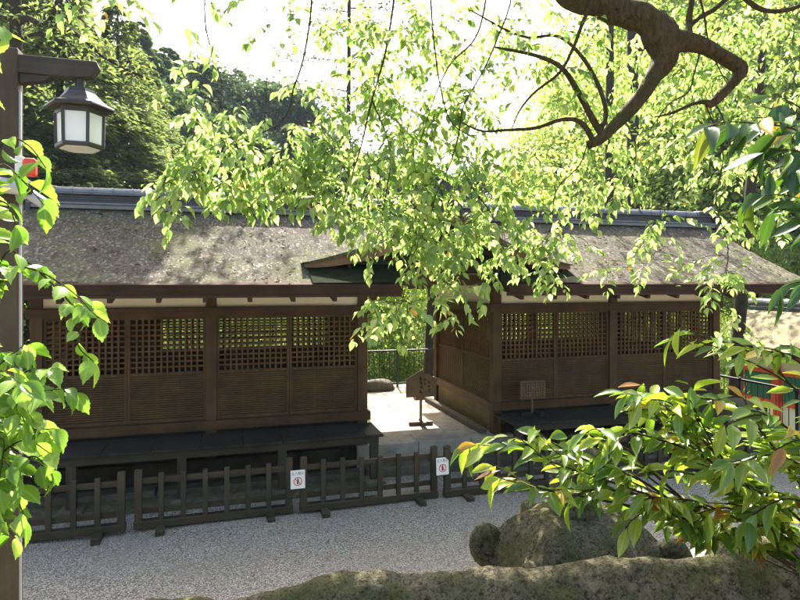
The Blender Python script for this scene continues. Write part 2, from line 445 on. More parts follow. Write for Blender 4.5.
# ------------------------------------------------------------------ world, sun
w = bpy.data.worlds.new('World'); SC.world = w; w.use_nodes = True
nt = w.node_tree; nt.nodes.clear()
sky = nt.nodes.new('ShaderNodeTexSky'); sky.sky_type = 'NISHITA'; sky.sun_disc = False
sky.sun_elevation = SUN_EL; sky.sun_rotation = SUN_AZ; sky.air_density = 1.0; sky.dust_density = 5.0; sky.ozone_density = 0.2
bg = nt.nodes.new('ShaderNodeBackground'); bg.inputs['Strength'].default_value = 0.098
wo = nt.nodes.new('ShaderNodeOutputWorld')
nt.links.new(sky.outputs[0], bg.inputs[0]); nt.links.new(bg.outputs[0], wo.inputs[0])
sd = bpy.data.lights.new('sun', 'SUN'); sd.energy = 5.0; sd.angle = R(0.53); sd.color = (1.0, .945, .86)
so = bpy.data.objects.new('sun', sd); COL.objects.link(so)
so.rotation_euler = Vector(SUNV).to_track_quat('Z', 'Y').to_euler()
SC.view_settings.view_transform = 'Standard'; SC.view_settings.look = 'None'
SC.view_settings.gamma = 1.0; SC.view_settings.use_curve_mapping = False
SC.view_settings.exposure = 2.52

cd = bpy.data.cameras.new('camera'); co = bpy.data.objects.new('camera', cd); COL.objects.link(co)
co.location = CAM; co.rotation_euler = (R(90), 0, -YAW)
cd.lens = 27.0; cd.sensor_width = 36.0; cd.shift_y = -18.0 / 800.0; cd.clip_end = 600; cd.clip_start = 0.05
SC.camera = co

# ------------------------------------------------------------------ ground
def smooth(a, b, x):
    k = np.clip((x - a) / (b - a), 0, 1); return k * k * (3 - 2 * k)
def ground_h(X, Y):
    X = np.asarray(X, float); Y = np.asarray(Y, float)
    t = X * FW[0] + Y * FW[1]
    terrace = 1.25 * (1 - smooth(1.9, 2.5, t))
    back = -2.4 * smooth(15.0, 18.5, Y)
    side = -2.4 * smooth(10.7, 13.5, X)
    low = np.minimum(back, side)
    raise_ = 0.36 * smooth(9.3, 9.5, Y) * (1 - smooth(15.0, 15.6, Y)) * (1 - smooth(10.4, 10.7, X))
    hill = 0.42 * np.maximum(0, Y - 27) * (0.35 + 0.65 * (1 - smooth(-5, 40, X - 0.2 * Y))) + 0.35 * np.maximum(0, -X - 16) * smooth(6, 20, Y)
    hill = 26 * np.tanh(hill / 26)
    bumpy = 0.25 * np.sin(X * 0.31 + 1.3) * np.sin(Y * 0.27) * smooth(17, 24, Y)
    return -0.06 + terrace + low + raise_ + hill + bumpy
xs = np.unique(np.concatenate([np.linspace(-140, -16, 40), np.linspace(-16, 22, 96), np.linspace(22, 150, 42)]))
ys = np.unique(np.concatenate([np.linspace(-40, -2, 14), np.linspace(-2, 20, 90), np.linspace(20, 60, 50), np.linspace(60, 220, 50)]))
gx, gy = np.meshgrid(xs, ys)
gv = np.stack([gx.ravel(), gy.ravel(), ground_h(gx, gy).ravel()], 1)
nx, ny = len(xs), len(ys)
ii = (np.arange(ny - 1)[:, None] * nx + np.arange(nx - 1)[None]).ravel()
gq = np.stack([ii, ii + 1, ii + nx + 1, ii + nx], 1)
tag(link('ground', np_mesh('ground', gv, np.zeros((0, 3), int), gq, M['soil'], smooth=True)), kind='structure')
# gravel yard: gently uneven sheet
xs = np.linspace(-16, 10.35, 200); ys = np.linspace(2.4, 9.28, 60)
gx, gy = np.meshgrid(xs, ys)
gz = 0.012 * np.sin(gx * 2.1 + gy) + 0.008 * np.sin(gy * 3.7 - gx * 1.3) + nrg.normal(0, .003, gx.shape)
gz = gz + np.where(gx * FW[0] + gy * FW[1] < 2.45, -1.0, 0.0)
nx, ny = len(xs), len(ys)
ii = (np.arange(ny - 1)[:, None] * nx + np.arange(nx - 1)[None]).ravel()
tag(link('gravel_yard', np_mesh('gravel_yard', np.stack([gx.ravel(), gy.ravel(), gz.ravel()], 1), np.zeros((0, 3), int), np.stack([ii, ii + 1, ii + nx + 1, ii + nx], 1), M['gravel'], smooth=True)), kind='structure')
m = MB(); m.bb(-12, 10.35, 12.4, 14.95, 0.2, 0.345)
tag(m.build('dirt_path', M['dirt']), kind='structure')
# paved passage of big slabs
m = MB()
for j, (y0, y1) in enumerate([(9.25, 9.75), (9.757, 11.1), (11.107, 12.55)]):
    cuts = [2.0, 3.02, 3.95, 4.72] if j == 0 else ([2.0, 2.6, 3.7, 4.72] if j == 1 else [2.0, 3.3, 4.72])
    for a, b in zip(cuts[:-1], cuts[1:]):
        m.bb(a + .004, b - .004, y0, y1, 0.05, 0.40 + (.012 if j == 0 else 0) + rnd.uniform(-.002, .002))
tag(m.build('stone_path', M['paving'], bevel=0.012), kind='structure')
m = MB()
x = -6.0
while x < 10.2:
    L = rnd.uniform(.8, 1.3)
    if not (1.6 < x + L / 2 < 5.2): m.bb(x, min(x + L - .012, 10.3), 8.95 + rnd.uniform(-.02, .02), 9.2, -.05, 0.10 + rnd.uniform(-.012, .012))
    else: m.bb(x, x + L - .012, 8.88, 9.245, -.05, 0.16 + rnd.uniform(-.012, .012))
    x += L
tag(m.build('stone_kerb', M['groundstone'], bevel=0.015), kind='structure')
m = MB(); m.bb(-6, 2.3, 8.42, 8.94, -.05, .026); m.bb(4.4, 10.2, 8.42, 8.94, -.05, .026)  # dark strip paints the benches' shade and some moss onto the gravel
tag(m.build('shade_moss_strip', M['soil']), kind='structure')

# ------------------------------------------------------------------ the long gate building
CX = 3.28
YF, YB = 9.40, 12.26
SILL0, SILL1 = 0.81, 0.95
LT0, LT1 = 2.49, 2.63
POSTX = [-2.49, -0.19, 2.11, 4.45, 6.75, 9.05]
hall = thing('shrine_corridor', 'long brown timber lattice hall with a bark thatched roof and an open gate passage', 'shrine building', (CX, YF, 0))
def P_(mb, name, mat, parent=None, bevel=0.0, smooth=False):
    """build a part given in world coordinates under a thing located at its own spot"""
    par = parent or hall
    root = par
    off = Vector((0, 0, 0))
    while root is not None: off += root.location; root = root.parent
    mb.v = [(p[0] - off.x, p[1] - off.y, p[2] - off.z) for p in mb.v]
    return mb.build(name, mat, par, bevel=bevel, smooth=smooth)
XL, XR = -3.4, 10.18
# plinth
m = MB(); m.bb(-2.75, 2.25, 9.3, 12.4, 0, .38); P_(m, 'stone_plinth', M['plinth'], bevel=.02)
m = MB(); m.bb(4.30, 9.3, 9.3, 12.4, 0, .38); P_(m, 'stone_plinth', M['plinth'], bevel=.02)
# posts
pp = .155
for x in POSTX:
    for y in (YF, YB):
        m = MB(); m.box((x, y, (.39 + 3.05) / 2), (pp, pp, 2.66)); P_(m, 'post', M['frame_z'], bevel=.008)
# sills, lintels, plaster, upper beam
for a, b in ((-2.49, 2.11), (4.45, 9.05)):
    ex = .12
    m = MB(); m.bb(a - ex, b + ex, YF - .115, YF + .06, SILL0, SILL1); P_(m, 'sill_beam', M['frame_x'], bevel=.008)
    m = MB(); m.bb(a - ex, b + ex, YF - .105, YF + .05, LT0, LT1); P_(m, 'lintel', M['frame_x'], bevel=.008)
    m = MB(); m.bb(a, b, YF - .03, YF + .03, LT1 + .002, 3.02); P_(m, 'plaster_band', M['plaster'])
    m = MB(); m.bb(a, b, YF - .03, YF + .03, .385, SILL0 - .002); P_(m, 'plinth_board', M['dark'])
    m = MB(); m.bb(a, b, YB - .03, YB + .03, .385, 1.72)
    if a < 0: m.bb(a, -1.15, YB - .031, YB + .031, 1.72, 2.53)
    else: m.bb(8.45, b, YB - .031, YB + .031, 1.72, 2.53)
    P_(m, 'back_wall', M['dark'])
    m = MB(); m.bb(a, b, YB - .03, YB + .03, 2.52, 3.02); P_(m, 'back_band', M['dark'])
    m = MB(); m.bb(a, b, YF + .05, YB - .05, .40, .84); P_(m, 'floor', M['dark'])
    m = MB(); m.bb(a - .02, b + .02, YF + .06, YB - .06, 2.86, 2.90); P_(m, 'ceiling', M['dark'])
    # back lattice
    m = MB()
    nn = int((b - a) / .11)
    for i in range(nn + 1):
        xx = a + (b - a) * i / nn
        m.bb(xx - .017, xx + .017, YB - .02, YB + .014, 1.70, 2.52)
    for z in np.arange(1.80, 2.5, .11): m.bb(a, b, YB - .016, YB + .018, z - .015, z + .015)
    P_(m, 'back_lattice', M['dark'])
# front panels: two per bay
RAILZ = 1.655
def facade_panel(x0, x1, y, axis='x'):
    g = .035
    L = MB(); S = MB(); Fm = MB()
    w_ = x1 - x0
    def put(mb, a0, a1, d0, d1, z0, z1):
        if axis == 'x': mb.bb(a0, a1, y + d0, y + d1, z0, z1)
        else: mb.bb(y + d0, y + d1, a0, a1, z0, z1)
    z0, z1 = SILL1 + .004, LT0 - .004
    put(Fm, x0, x0 + g, -.03, .03, z0, z1); put(Fm, x1 - g, x1, -.03, .03, z0, z1)
    put(Fm, x0 + g, x1 - g, -.026, .026, z0, z0 + .05); put(Fm, x0 + g, x1 - g, -.026, .026, z1 - .035, z1)
    put(Fm, x0 + g, x1 - g, -.028, .028, RAILZ - .022, RAILZ + .022)
    a0, a1 = x0 + g, x1 - g
    n = max(4, round((a1 - a0) / .080))
    for i in range(1, n):
        xx = a0 + (a1 - a0) * i / n
        put(L, xx - .0122, xx + .0122, -.020, .004, RAILZ + .02, z1 - .03)
    nz = 10
    for j in range(1, nz):
        zz = RAILZ + .022 + (z1 - .035 - RAILZ - .022) * j / nz
        put(L, a0, a1, -.006, .018, zz - .0122, zz + .0122)
    n = 19
    for j in range(n):
        zz = z0 + .055 + (RAILZ - .03 - z0 - .055) * (j + .5) / n
        put(S, a0, a1, -.016 + rnd.uniform(-.002, .002), .012, zz - .0095, zz + .0095)
    for f in ((.33, .66) if axis == 'x' else (.5,)):
        xx = a0 + (a1 - a0) * (f + rnd.uniform(-.03, .03)); put(S, xx - .004, xx + .004, -.021, -.017, z0 + .05, RAILZ - .02)
    K = MB(); put(K, a0, a1, .034, .042, z0 + .02, RAILZ)
    fo = P_(Fm, 'panel_frame', M['frame_z'])
    P_(L, 'lattice', M['lattice'], fo)
    P_(S, 'slat_screen', M['slat'], fo)
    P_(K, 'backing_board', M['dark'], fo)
for i in (0, 1, 3, 4):
    a, b = POSTX[i] + pp / 2, POSTX[i + 1] - pp / 2
    mid = (a + b) / 2
    facade_panel(a + .003, mid - .003, YF); facade_panel(mid + .003, b - .003, YF)
for x, sg in ((4.45, 1), (2.11, -1), (9.05, -1), (-2.49, 1)):
    a, b = YF + pp / 2, YB - pp / 2
    mid = (a + b) / 2
    facade_panel(a + .003, mid - .003, x, 'y'); facade_panel(mid + .003, b - .003, x, 'y')
    m = MB(); m.bb(x - .10, x + .10, YF + .061, YB + .1, SILL0 + .002, SILL1 - .002); P_(m, 'sill_beam', M['frame_y'], bevel=.008)
    m = MB(); m.bb(x - .09, x + .09, YF + .051, YB + .1, LT0 + .002, LT1 - .002); P_(m, 'lintel', M['frame_y'], bevel=.008)
    m = MB(); m.bb(x - .025, x + .025, YF + .03, YB - .03, .385, SILL0); P_(m, 'plinth_board', M['mossboard'])
    m = MB(); m.bb(x - .03, x + .03, YF + .031, YB - .031, LT1, 3.3); P_(m, 'plaster_band', M['plaster'])
m = MB(); m.bb(4.18, 4.30, 9.42, 12.4, .3, .50); P_(m, 'side_kerb', M['groundstone'], bevel=.015)
# benches
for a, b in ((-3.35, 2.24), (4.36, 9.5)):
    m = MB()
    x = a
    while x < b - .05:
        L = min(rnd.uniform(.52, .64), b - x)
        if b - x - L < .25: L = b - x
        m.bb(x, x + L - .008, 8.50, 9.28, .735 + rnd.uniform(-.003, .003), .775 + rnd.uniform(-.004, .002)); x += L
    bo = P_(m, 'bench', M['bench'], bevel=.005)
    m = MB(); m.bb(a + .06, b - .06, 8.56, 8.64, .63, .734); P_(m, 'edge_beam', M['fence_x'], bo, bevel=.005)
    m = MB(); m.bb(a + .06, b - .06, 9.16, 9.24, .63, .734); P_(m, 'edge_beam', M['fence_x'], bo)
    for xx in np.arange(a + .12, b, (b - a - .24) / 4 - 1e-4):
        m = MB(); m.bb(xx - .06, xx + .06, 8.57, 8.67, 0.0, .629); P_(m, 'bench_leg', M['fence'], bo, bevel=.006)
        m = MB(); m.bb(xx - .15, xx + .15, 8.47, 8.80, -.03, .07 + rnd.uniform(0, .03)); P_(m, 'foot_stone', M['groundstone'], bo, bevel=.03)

# ---- main roof
def roofz(y):       # top surface of the main roof front slope
    k = np.interp(y, [8.2, 8.7, 9.2, 9.8, 10.4, 10.83], [2.955, 3.165, 3.40, 3.70, 4.03, 4.27]); return float(k)
YR = 10.83
def thatch_piece(x0, x1, ys_list, back=False):
    """front slope sheet with thickness"""
    m = MB()
    nx = max(2, int((x1 - x0) / .09)); ny = len(ys_list)
    for i in range(nx + 1):
        x = x0 + (x1 - x0) * i / nx
        for y in ys_list:
            yy = y if not back else 2 * YR - y
            zz = roofz(y) + .014 * mnoise.noise(Vector((x * 5, y * 6, 2))) + .012 * mnoise.noise(Vector((x * 17, y * 17, 5)))
            m.v.append((x, yy, zz))
    for i in range(nx):
        for j in range(ny - 1):
            a = i * ny + j
            f = (a, a + ny, a + ny + 1, a + 1); m.f.append(f if not back else f[::-1])
    return m
GATE0, GATE1 = 2.45, 4.12
ylow = list(np.linspace(8.2, 9.2, 12)); yhigh = list(np.linspace(9.2, YR, 18))
m = thatch_piece(XL, GATE0, ylow); m2 = thatch_piece(GATE1, XR, ylow); m3 = thatch_piece(XL, XR, yhigh); m4 = thatch_piece(XL, XR, yhigh, True); m5 = thatch_piece(XL, GATE0, ylow, True); m6 = thatch_piece(GATE1, XR, ylow, True)
for q in (m2, m3, m4, m5, m6): m.add(q.v, q.f)
roof = P_(m, 'roof', M['thatch'], smooth=True)
roof.data.update()
# cut edges of the thatch: eave fronts, undersides, gable ends
def slope_under(y, d): return roofz(y) - d
m = MB()
for a, b in ((XL, GATE0), (GATE1, XR)):
    m.prism([(8.2 + .002, 2.965), (8.215, 2.835), (8.5, 2.93), (8.5, 3.06)], a, b, 0)
P_(m, 'eave_edge', M['cut'], roof)
for a, b in ((XL, GATE0), (GATE1, XR)):
    m = MB(); m.prism([(13.458, 2.965), (13.44, 2.835), (13.1, 2.94), (13.1, 3.08)], a, b, 0); P_(m, 'eave_edge', M['cut'], roof)
for x0, x1 in ((XL - .012, XL + .03), (XR - .03, XR + .012)):
    m = MB()
    top = [(y, roofz(y) - .01) for y in ylow + yhigh[1:]]; topb = [(2 * YR - y, z) for y, z in top[::-1]][1:]
    pr = top + topb
    n = len(pr)
    vs = [(x0, y, z) for y, z in pr] + [(x0, y, z - .15) for y, z in pr] + [(x1, y, z) for y, z in pr] + [(x1, y, z - .15) for y, z in pr]
    fs = []
    for i in range(n - 1):
        fs += [(i, i + 1, n + i + 1, n + i), (2 * n + i, 3 * n + i, 3 * n + i + 1, 2 * n + i + 1), (n + i, n + i + 1, 3 * n + i + 1, 3 * n + i), (i, 2 * n + i, 2 * n + i + 1, i + 1)]
    fs += [(0, n, 3 * n, 2 * n), (n - 1, 3 * n - 1 , 4 * n - 1, 2 * n - 1)]
    m.add(vs, fs); P_(m, 'verge_edge', M['cut'], roof)
    # gable end wall
for xg in (9.05, -2.49):
    m = MB(); m.prism([(9.45, 2.64), (12.2, 2.64), (12.2, 3.3), (10.83, 4.05), (9.45, 3.3)], xg - .02, xg + .02, 0); P_(m, 'gable_wall', M['plaster'])
# underside boards
for a, b in ((XL + .03, GATE0 - .01), (GATE1 + .01, XR - .03)):
    m = MB()
    m.add([(a, 8.35, 2.90), (b, 8.35, 2.90), (b, 10.83, 4.0), (a, 10.83, 4.0)], [(0, 1, 2, 3)])
    m.add([(a, 13.3, 2.90), (b, 13.3, 2.90), (b, 10.83, 4.0), (a, 10.83, 4.0)], [(3, 2, 1, 0)])
    P_(m, 'eave_soffit', M['eave'], roof)
    m = MB(); m.bb(a - .02, b, 8.235, 8.30, 2.79, 2.835); P_(m, 'eave_board', M['eave'], roof, bevel=.004)
    xx = a + .25
    while xx < b - .05:
        m = MB(); m.bar((xx, 8.30, 2.765), (xx, 9.45, 3.02), .06, .075); P_(m, 'rafter', M['eave'], roof)
        xx += .575
    m = MB(); m.bb(a, b, YF - .06, YF + .06, 2.96, 3.09); P_(m, 'wall_plate', M['frame_x'])
# ridge of tiles
def ridge_profile(mx0, mx1, y, z, along='x'):
    base = MB(); cap = MB(); body = MB()
    def bb(mb, a0, a1, h, z0, z1):
        if along == 'x': mb.bb(a0, a1, y - h, y + h, z0, z1)
        else: mb.bb(y - h, y + h, a0, a1, z0, z1)
    bb(base, mx0, mx1, .25, z - .10, z - .035)
    bb(base, mx0, mx1, .275, z - .033, z - .005)
    k = 0
    for i, (h, z0, z1) in enumerate(((.185, -.003, .045), (.175, .048, .085), (.165, .088, .125))):
        bb(body, mx0, mx1, h, z + z0, z + z1)
    bb(body, mx0, mx1, .20, z + .128, z + .150)
    L = .30; a = mx0
    while a < mx1 - .01:
        b = min(a + L, mx1)
        pts = [(a, y, z + .185), (b - .03, y, z + .185), (b - .028, y, z + .185), (b - .004, y, z + .185)]
        if along != 'x': pts = [(q[1], q[0], q[2]) for q in pts]
        cap.tube(pts, [.088, .088, .096, .096], 12)
        a = b
    return base, body, cap
b_, bo_, c_ = ridge_profile(-2.95, 10.25, YR, 4.27)
rg = P_(bo_, 'ridge', M['tile'], roof, bevel=.006)
P_(b_, 'ridge_base', M['tile_highlight'], rg, bevel=.006); P_(c_, 'ridge_cap', M['tile_highlight'], rg, smooth=False)
for xe, s in ((10.25, 1), (-2.95, -1)):
    m = MB()
    m.tube([(xe - s * .35, YR, 4.455), (xe - s * .1, YR, 4.47), (xe + s * .06, YR, 4.53), (xe + s * .14, YR, 4.63)], [.092, .10, .09, .06], 12)
    P_(m, 'ridge_end_curl', M['tile'], rg, smooth=True)
    m = MB(); m.prism([(YR - .28, 4.10), (YR + .28, 4.10), (YR + .26, 4.42), (YR + .12, 4.52), (YR - .12, 4.52), (YR - .26, 4.42)], xe - .02, xe + .05, 0)
    m.tube([(xe + s * .03, YR, 4.33), (xe + s * .16, YR, 4.33)], [.11, .10], 14)
    P_(m, 'ridge_end_tile', M['tile'], rg, bevel=.01)

# ---- curved gable over the gate
GP = [(0, 4.24), (.18, 4.11), (.68, 3.79), (1.15, 3.57), (1.69, 3.40), (2.18, 3.27)]
def gz(dx):
    dx = abs(dx); return float(np.interp(dx, [p[0] for p in GP], [p[1] for p in GP]))
def gzs(dx):   # smoothed
    return (gz(dx - .12) + gz(dx) * 2 + gz(dx + .12) + gz(dx + .24) * .5 + gz(dx - .24) * .5) / 5 if abs(dx) > .25 else gz(dx)
GY = 8.64
dxs = np.linspace(-2.2, 2.2, 61)
m = MB(); yy_ = np.linspace(GY, YR, 22)
for i, d in enumerate(dxs):
    for y in yy_:
        m.v.append((CX + d, y, gzs(d) + .012 * mnoise.noise(Vector((d * 9, y * 9, 1)))))
for i in range(60):
    for j in range(21):
        a = i * 22 + j; m.f.append((a, a + 22, a + 23, a + 1))
gr = P_(m, 'gable_roof', M['thatch'], smooth=True)
def curve_band(y0, y1, top, th, mat, name, parent, dmax=2.2, taper=None):
    m = MB(); n = 61
    ds = np.linspace(-dmax, dmax, n)
    for d in ds:
        zt = gzs(d) + top; tt = th(d) if callable(th) else th
        m.v += [(CX + d, y0, zt), (CX + d, y0, zt - tt), (CX + d, y1, zt - tt), (CX + d, y1, zt)]
    for i in range(n - 1):
        a = 4 * i; b = a + 4
        m.f += [(a, b, b + 1, a + 1), (a + 1, b + 1, b + 2, a + 2), (a + 2, b + 2, b + 3, a + 3), (a + 3, b + 3, b, a)]
    m.f += [(0, 1, 2, 3), (4 * n - 1, 4 * n - 2, 4 * n - 3, 4 * n - 4)]
    return P_(m, name, mat, parent)
curve_band(GY - .004, GY + .12, .004, lambda d: .012 + .075 * (1 - (abs(d) / 2.2) ** 3), M['thatch'], 'thatch_edge', gr)
curve_band(GY + .03, GY + .09, -.02, lambda d: .05 + .21 * (1 - (abs(d) / 2.2) ** 2.2), M['sign'], 'bargeboard', gr, 2.17)
curve_band(GY + .1, YR - .2, -.13, .03, M['dark'], 'soffit', gr, 2.1)
for d in np.linspace(-1.8, 1.8, 13):
    if abs(d) < .1: continue
    m = MB(); m.bar((CX + d, GY + .11, gzs(d) - .20), (CX + d, YR - .3, gzs(d) - .20), .06, .07); P_(m, 'rafter', M['eave'], gr)
# pediment and tie beams of the gate
m = MB()
m.prism([(CX - 1.25, 3.14), (CX + 1.25, 3.14), (CX + 1.1, 3.40), (CX + .6, 3.60), (CX, 3.95), (CX - .6, 3.60), (CX - 1.1, 3.40)], 9.40, 9.45, 1)
P_(m, 'pediment', M['eave'], gr)
m = MB(); m.bb(CX - .06, CX + .06, 9.33, 9.395, 3.16, 3.85); P_(m, 'king_post', M['frame_z'], gr)
m = MB(); m.bb(2.0, 4.56, YF - .07, YF + .07, 2.94, 3.13); P_(m, 'gate_beam', M['frame_x'], bevel=.01)
m = MB(); m.bb(2.0, 4.56, YB - .07, YB + .07, 2.94, 3.13); P_(m, 'gate_beam', M['frame_x'], bevel=.01)
# mossy eave boards below the gable's low ends, its shadow painted into their colour
for s in (-1, 1):
    m = MB()
    a, b = (1.16, GATE0 + .06) if s < 0 else (GATE1 - .06, 5.40)
    m.add([(a, 8.215, 2.992), (b, 8.215, 2.992), (b, 8.86, 3.268), (a, 8.86, 3.268)], [(0, 1, 2, 3)])
    P_(m, 'shaded_moss_strip', M['moss_shade'], roof)
b_, bo_, c_ = ridge_profile(GY + .02, YR - .25, CX, 4.27, 'y')
r2 = P_(bo_, 'ridge', M['tile'], gr, bevel=.006); P_(b_, 'ridge_base', M['tile'], r2); P_(c_, 'ridge_cap', M['tile'], r2)
m = MB(); m.prism([(CX - .24, 4.12), (CX + .24, 4.12), (CX + .26, 4.42), (CX + .12, 4.55), (CX, 4.62), (CX - .12, 4.55), (CX - .26, 4.42)], GY - .04, GY + .02, 1)
m.tube([(CX, GY - .02, 4.34), (CX, GY - .12, 4.34)], [.10, .09], 14)
P_(m, 'ridge_end_tile', M['tile'], r2, bevel=.01)

# ------------------------------------------------------------------ low fence sections
FY = 7.84
def make_fence():
    t = thing('fence_section', '', 'fence', (0, FY, 0), 'low wooden fence sections')
    for s in (-.9, .9):
        m = MB(); m.box((s, 0, .37), (.085, .085, .70)); m.add([(s - .0425, -.0425, .72), (s + .0425, -.0425, .72), (s + .0425, .0425, .72), (s - .0425, .0425, .72), (s, 0, .738)], [(0, 1, 4), (1, 2, 4), (2, 3, 4), (3, 0, 4)])
        m.build('end_post', M['fence'], t, bevel=.006)
    for i in range(6):
        x = -.9 + 1.8 * (i + 1) / 7
        m = MB(); m.box((x, -.012, .365), (.062, .05, .62)); m.build('picket', M['fence'], t, bevel=.005)
    for z in (.58, .215):
        m = MB(); m.bb(-.857, .857, .016, .046, z - .035, z + .035); m.build('rail', M['fence_x'], t, bevel=.004)
    m = MB(); m.bb(-.95, .95, -.055, .055, .025, .115); m.build('base_plank', M['fence_x'], t, bevel=.008)
    for x in (-.64, .66):
        m = MB(); m.bb(x - .05, x + .05, -.26, .26, -.03, .024); m.build('foot', M['fence'], t, bevel=.008)
        m = MB(); m.bb(x - .05, x + .05, -.26, -.058, .0245, .06); m.build('foot', M['fence'], t, bevel=.008)
    return t
fx = [-3.065, -1.08, .905, 2.89, 4.875, 6.86]
names = ['low dark wooden fence section at the left, partly behind the lamp post',
         'low wooden fence section between the lamp post and the first no entry sign',
         'low wooden fence section between the two no entry signs at the left and the gate',
         'low wooden fence section in front of the stone gate passage',
         'low wooden fence section behind the stone lantern, below the small bench notice board',
         'low wooden fence section at the far right behind the glossy shrub']
f0 = make_fence()
for i, nme in enumerate(names):
    o = f0 if i == 0 else copy_tree(f0)
    o.location = (fx[0] + .99 + 1.985 * (i - 1) + .0 if False else [-2.085, -.10, 1.885, 3.87, 5.855, 7.84][i], FY + rnd.uniform(-.02, .02), 0)
    o.rotation_euler = (0, 0, R(rnd.uniform(-.6, .6)))
    o['label'] = nme

# no-entry signs hung on the fence
def text_mesh(body, size, mat):
    c = bpy.data.curves.new('lettering', 'FONT'); c.body = body; c.size = size; c.align_x = 'CENTER'; c.align_y = 'CENTER'
    o = bpy.data.objects.new('tmp', c); COL.objects.link(o)
    bpy.context.view_layer.update()
    dg = bpy.context.evaluated_depsgraph_get()
    me = bpy.data.meshes.new_from_object(o.evaluated_get(dg))
    bpy.data.objects.remove(o)
    me.materials.clear(); me.materials.append(mat)
    return me
TXT = text_mesh('立入禁止', .042, M['ink'])
def no_entry(x, label):
    t = thing('no_entry_sign', label, 'sign', (x, FY - .062, .46), 'no entry signs on the fence')
    t.rotation_euler = (R(-3), 0, R(rnd.uniform(-3, 3)))
    m = MB(); m.box((0, 0, 0), (.185, .006, .235)); m.build('panel', M['panel'], t, bevel=.002)
    o = link('lettering', TXT, t, (0, -.0045, .075)); o.rotation_euler = (R(90), 0, 0)
    m = MB(); n = 32
    for r in (.056, .045):
        for j in range(n): m.v.append((r * math.cos(2 * math.pi * j / n), -.0046, -.025 + r * math.sin(2 * math.pi * j / n)))
    for j in range(n): m.f.append((j, (j + 1) % n, n + (j + 1) % n, n + j))
    a = R(-45); c, s = math.cos(a), math.sin(a)
    m.add([(-.047 * c - .005 * s * -1, -.0062, -.025 - .047 * s - .005 * c), (.047 * c + .005 * s, -.0062, -.025 + .047 * s - .005 * c), (.047 * c - .005 * s, -.0062, -.025 + .047 * s + .005 * c), (-.047 * c - .005 * s, -.0062, -.025 - .047 * s + .005 * c)], [(0, 1, 2, 3)])
    m.build('prohibition_ring', M['signred'], t)
    m = MB(); n = 12
    m.add([(.008 * math.cos(2 * math.pi * j / n), -.0053, .006 + .008 * math.sin(2 * math.pi * j / n)) for j in range(n)], [tuple(range(n))])
    m.add([(-.012, -.0053, -.004), (-.012, -.0053, -.03), (-.002, -.0053, -.06), (-.014, -.0053, -.06), (.0, -.0053, -.036), (.014, -.0053, -.06), (.003, -.0053, -.06), (.012, -.0053, -.03), (.012, -.0053, -.004)],
          [(0, 1, 7, 8), (1, 4, 7), (1, 3, 2), (1, 2, 4), (4, 6, 7), (4, 5, 6)])
    m.build('walking_figure', M['ink'], t)
    m = MB(); m.box((0, .004, -.122), (.12, .012, .008)); m.build('clip', M['iron'], t)
    return t
no_entry(.905, 'white no entry sign with red ring on the fence below the left hall bench')
no_entry(2.885, 'white no entry sign with red ring on the fence in front of the gate passage')
no_entry(6.86, 'white no entry sign on the fence, half hidden behind the glossy leaves on the right')

# wooden notice boards
def strokes(mb, x, z, sz, y, n):
    for k in range(n):
        a = rnd.choice([0, 0, 90, 90, 60, -50]); L = sz * rnd.uniform(.45, .95); th = sz * rnd.uniform(.09, .16)
        cx, cz = x + rnd.uniform(-.22, .22) * sz, z + rnd.uniform(-.3, .3) * sz
        ca, sa = math.cos(R(a)), math.sin(R(a)); yy = y - .0003 * k
        q = [(-L / 2, -th / 2), (L / 2, -th * .3), (L / 2, th * .3), (-L / 2, th / 2)]
        mb.add([(cx + ca * u - sa * v, yy, cz + sa * u + ca * v) for u, v in q], [(0, 1, 2, 3)])
p = (3.42, 10.35, .40)
t = thing('notice_board', 'house shaped brown wooden notice board standing on crossed feet in the gate passage', 'notice board', p, None, R(-6))
m = MB(); m.box((0, 0, .42), (.045, .04, .76)); m.build('post', M['sign'], t, bevel=.004)
m = MB(); m.prism([(-.28, .52), (.28, .52), (.28, .83), (0, .985), (-.28, .83)], -.045, -.021, 1); b = m.build('board', M['sign'], t, bevel=.003)
m = MB(); m.bar((-.31, -.033, .822), (.004, -.033, .996), .05, .014); m.bar((.31, -.033, .822), (-.004, -.033, .996), .05, .014); m.build('board_cap', M['sign'], t)
m = MB()
for j in range(4): strokes(m, .0, .86 - .08 * j, .075, -.0475, 6)
for j in range(3): strokes(m, .145, .78 - .07 * j, .06, -.0475, 6)
strokes(m, .065, .85, .06, -.0475, 5); strokes(m, .065, .77, .06, -.0475, 4)
m.build('ink_writing', M['ink'], t)
m = MB(); m.box((0, 0, .035), (.44, .07, .07)); m.build('foot', M['signold'], t, bevel=.006)
m = MB(); m.box((.03, -.02, .062), (.07, .42, .06)); m.build('foot', M['signold'], t, bevel=.006)
p = (4.93, 9.0, .775)
t = thing('notice_board', 'small square weathered notice board standing on the bench of the right hall', 'notice board', p, None, R(-3))
m = MB(); m.box((0, 0, .18), (.035, .035, .30)); m.build('post', M['signold'], t, bevel=.004)
m = MB(); m.box((0, -.03, .43), (.45, .02, .30)); m.build('board', M['signold'], t, bevel=.003)
m = MB()
for i in range(9):
    for j in range(6):
        if rnd.random() < .9: strokes(m, -.175 + i * .044, .545 - j * .045, .042, -.0415, 4)
m.build('ink_writing', M['ink'], t)
m = MB(); m.box((0, 0, .025), (.42, .06, .05)); m.build('foot', M['bench'], t, bevel=.006)
m = MB(); m.box((.06, -.08, .055), (.06, .30, .05)); m.build('foot', M['bench'], t, bevel=.006)

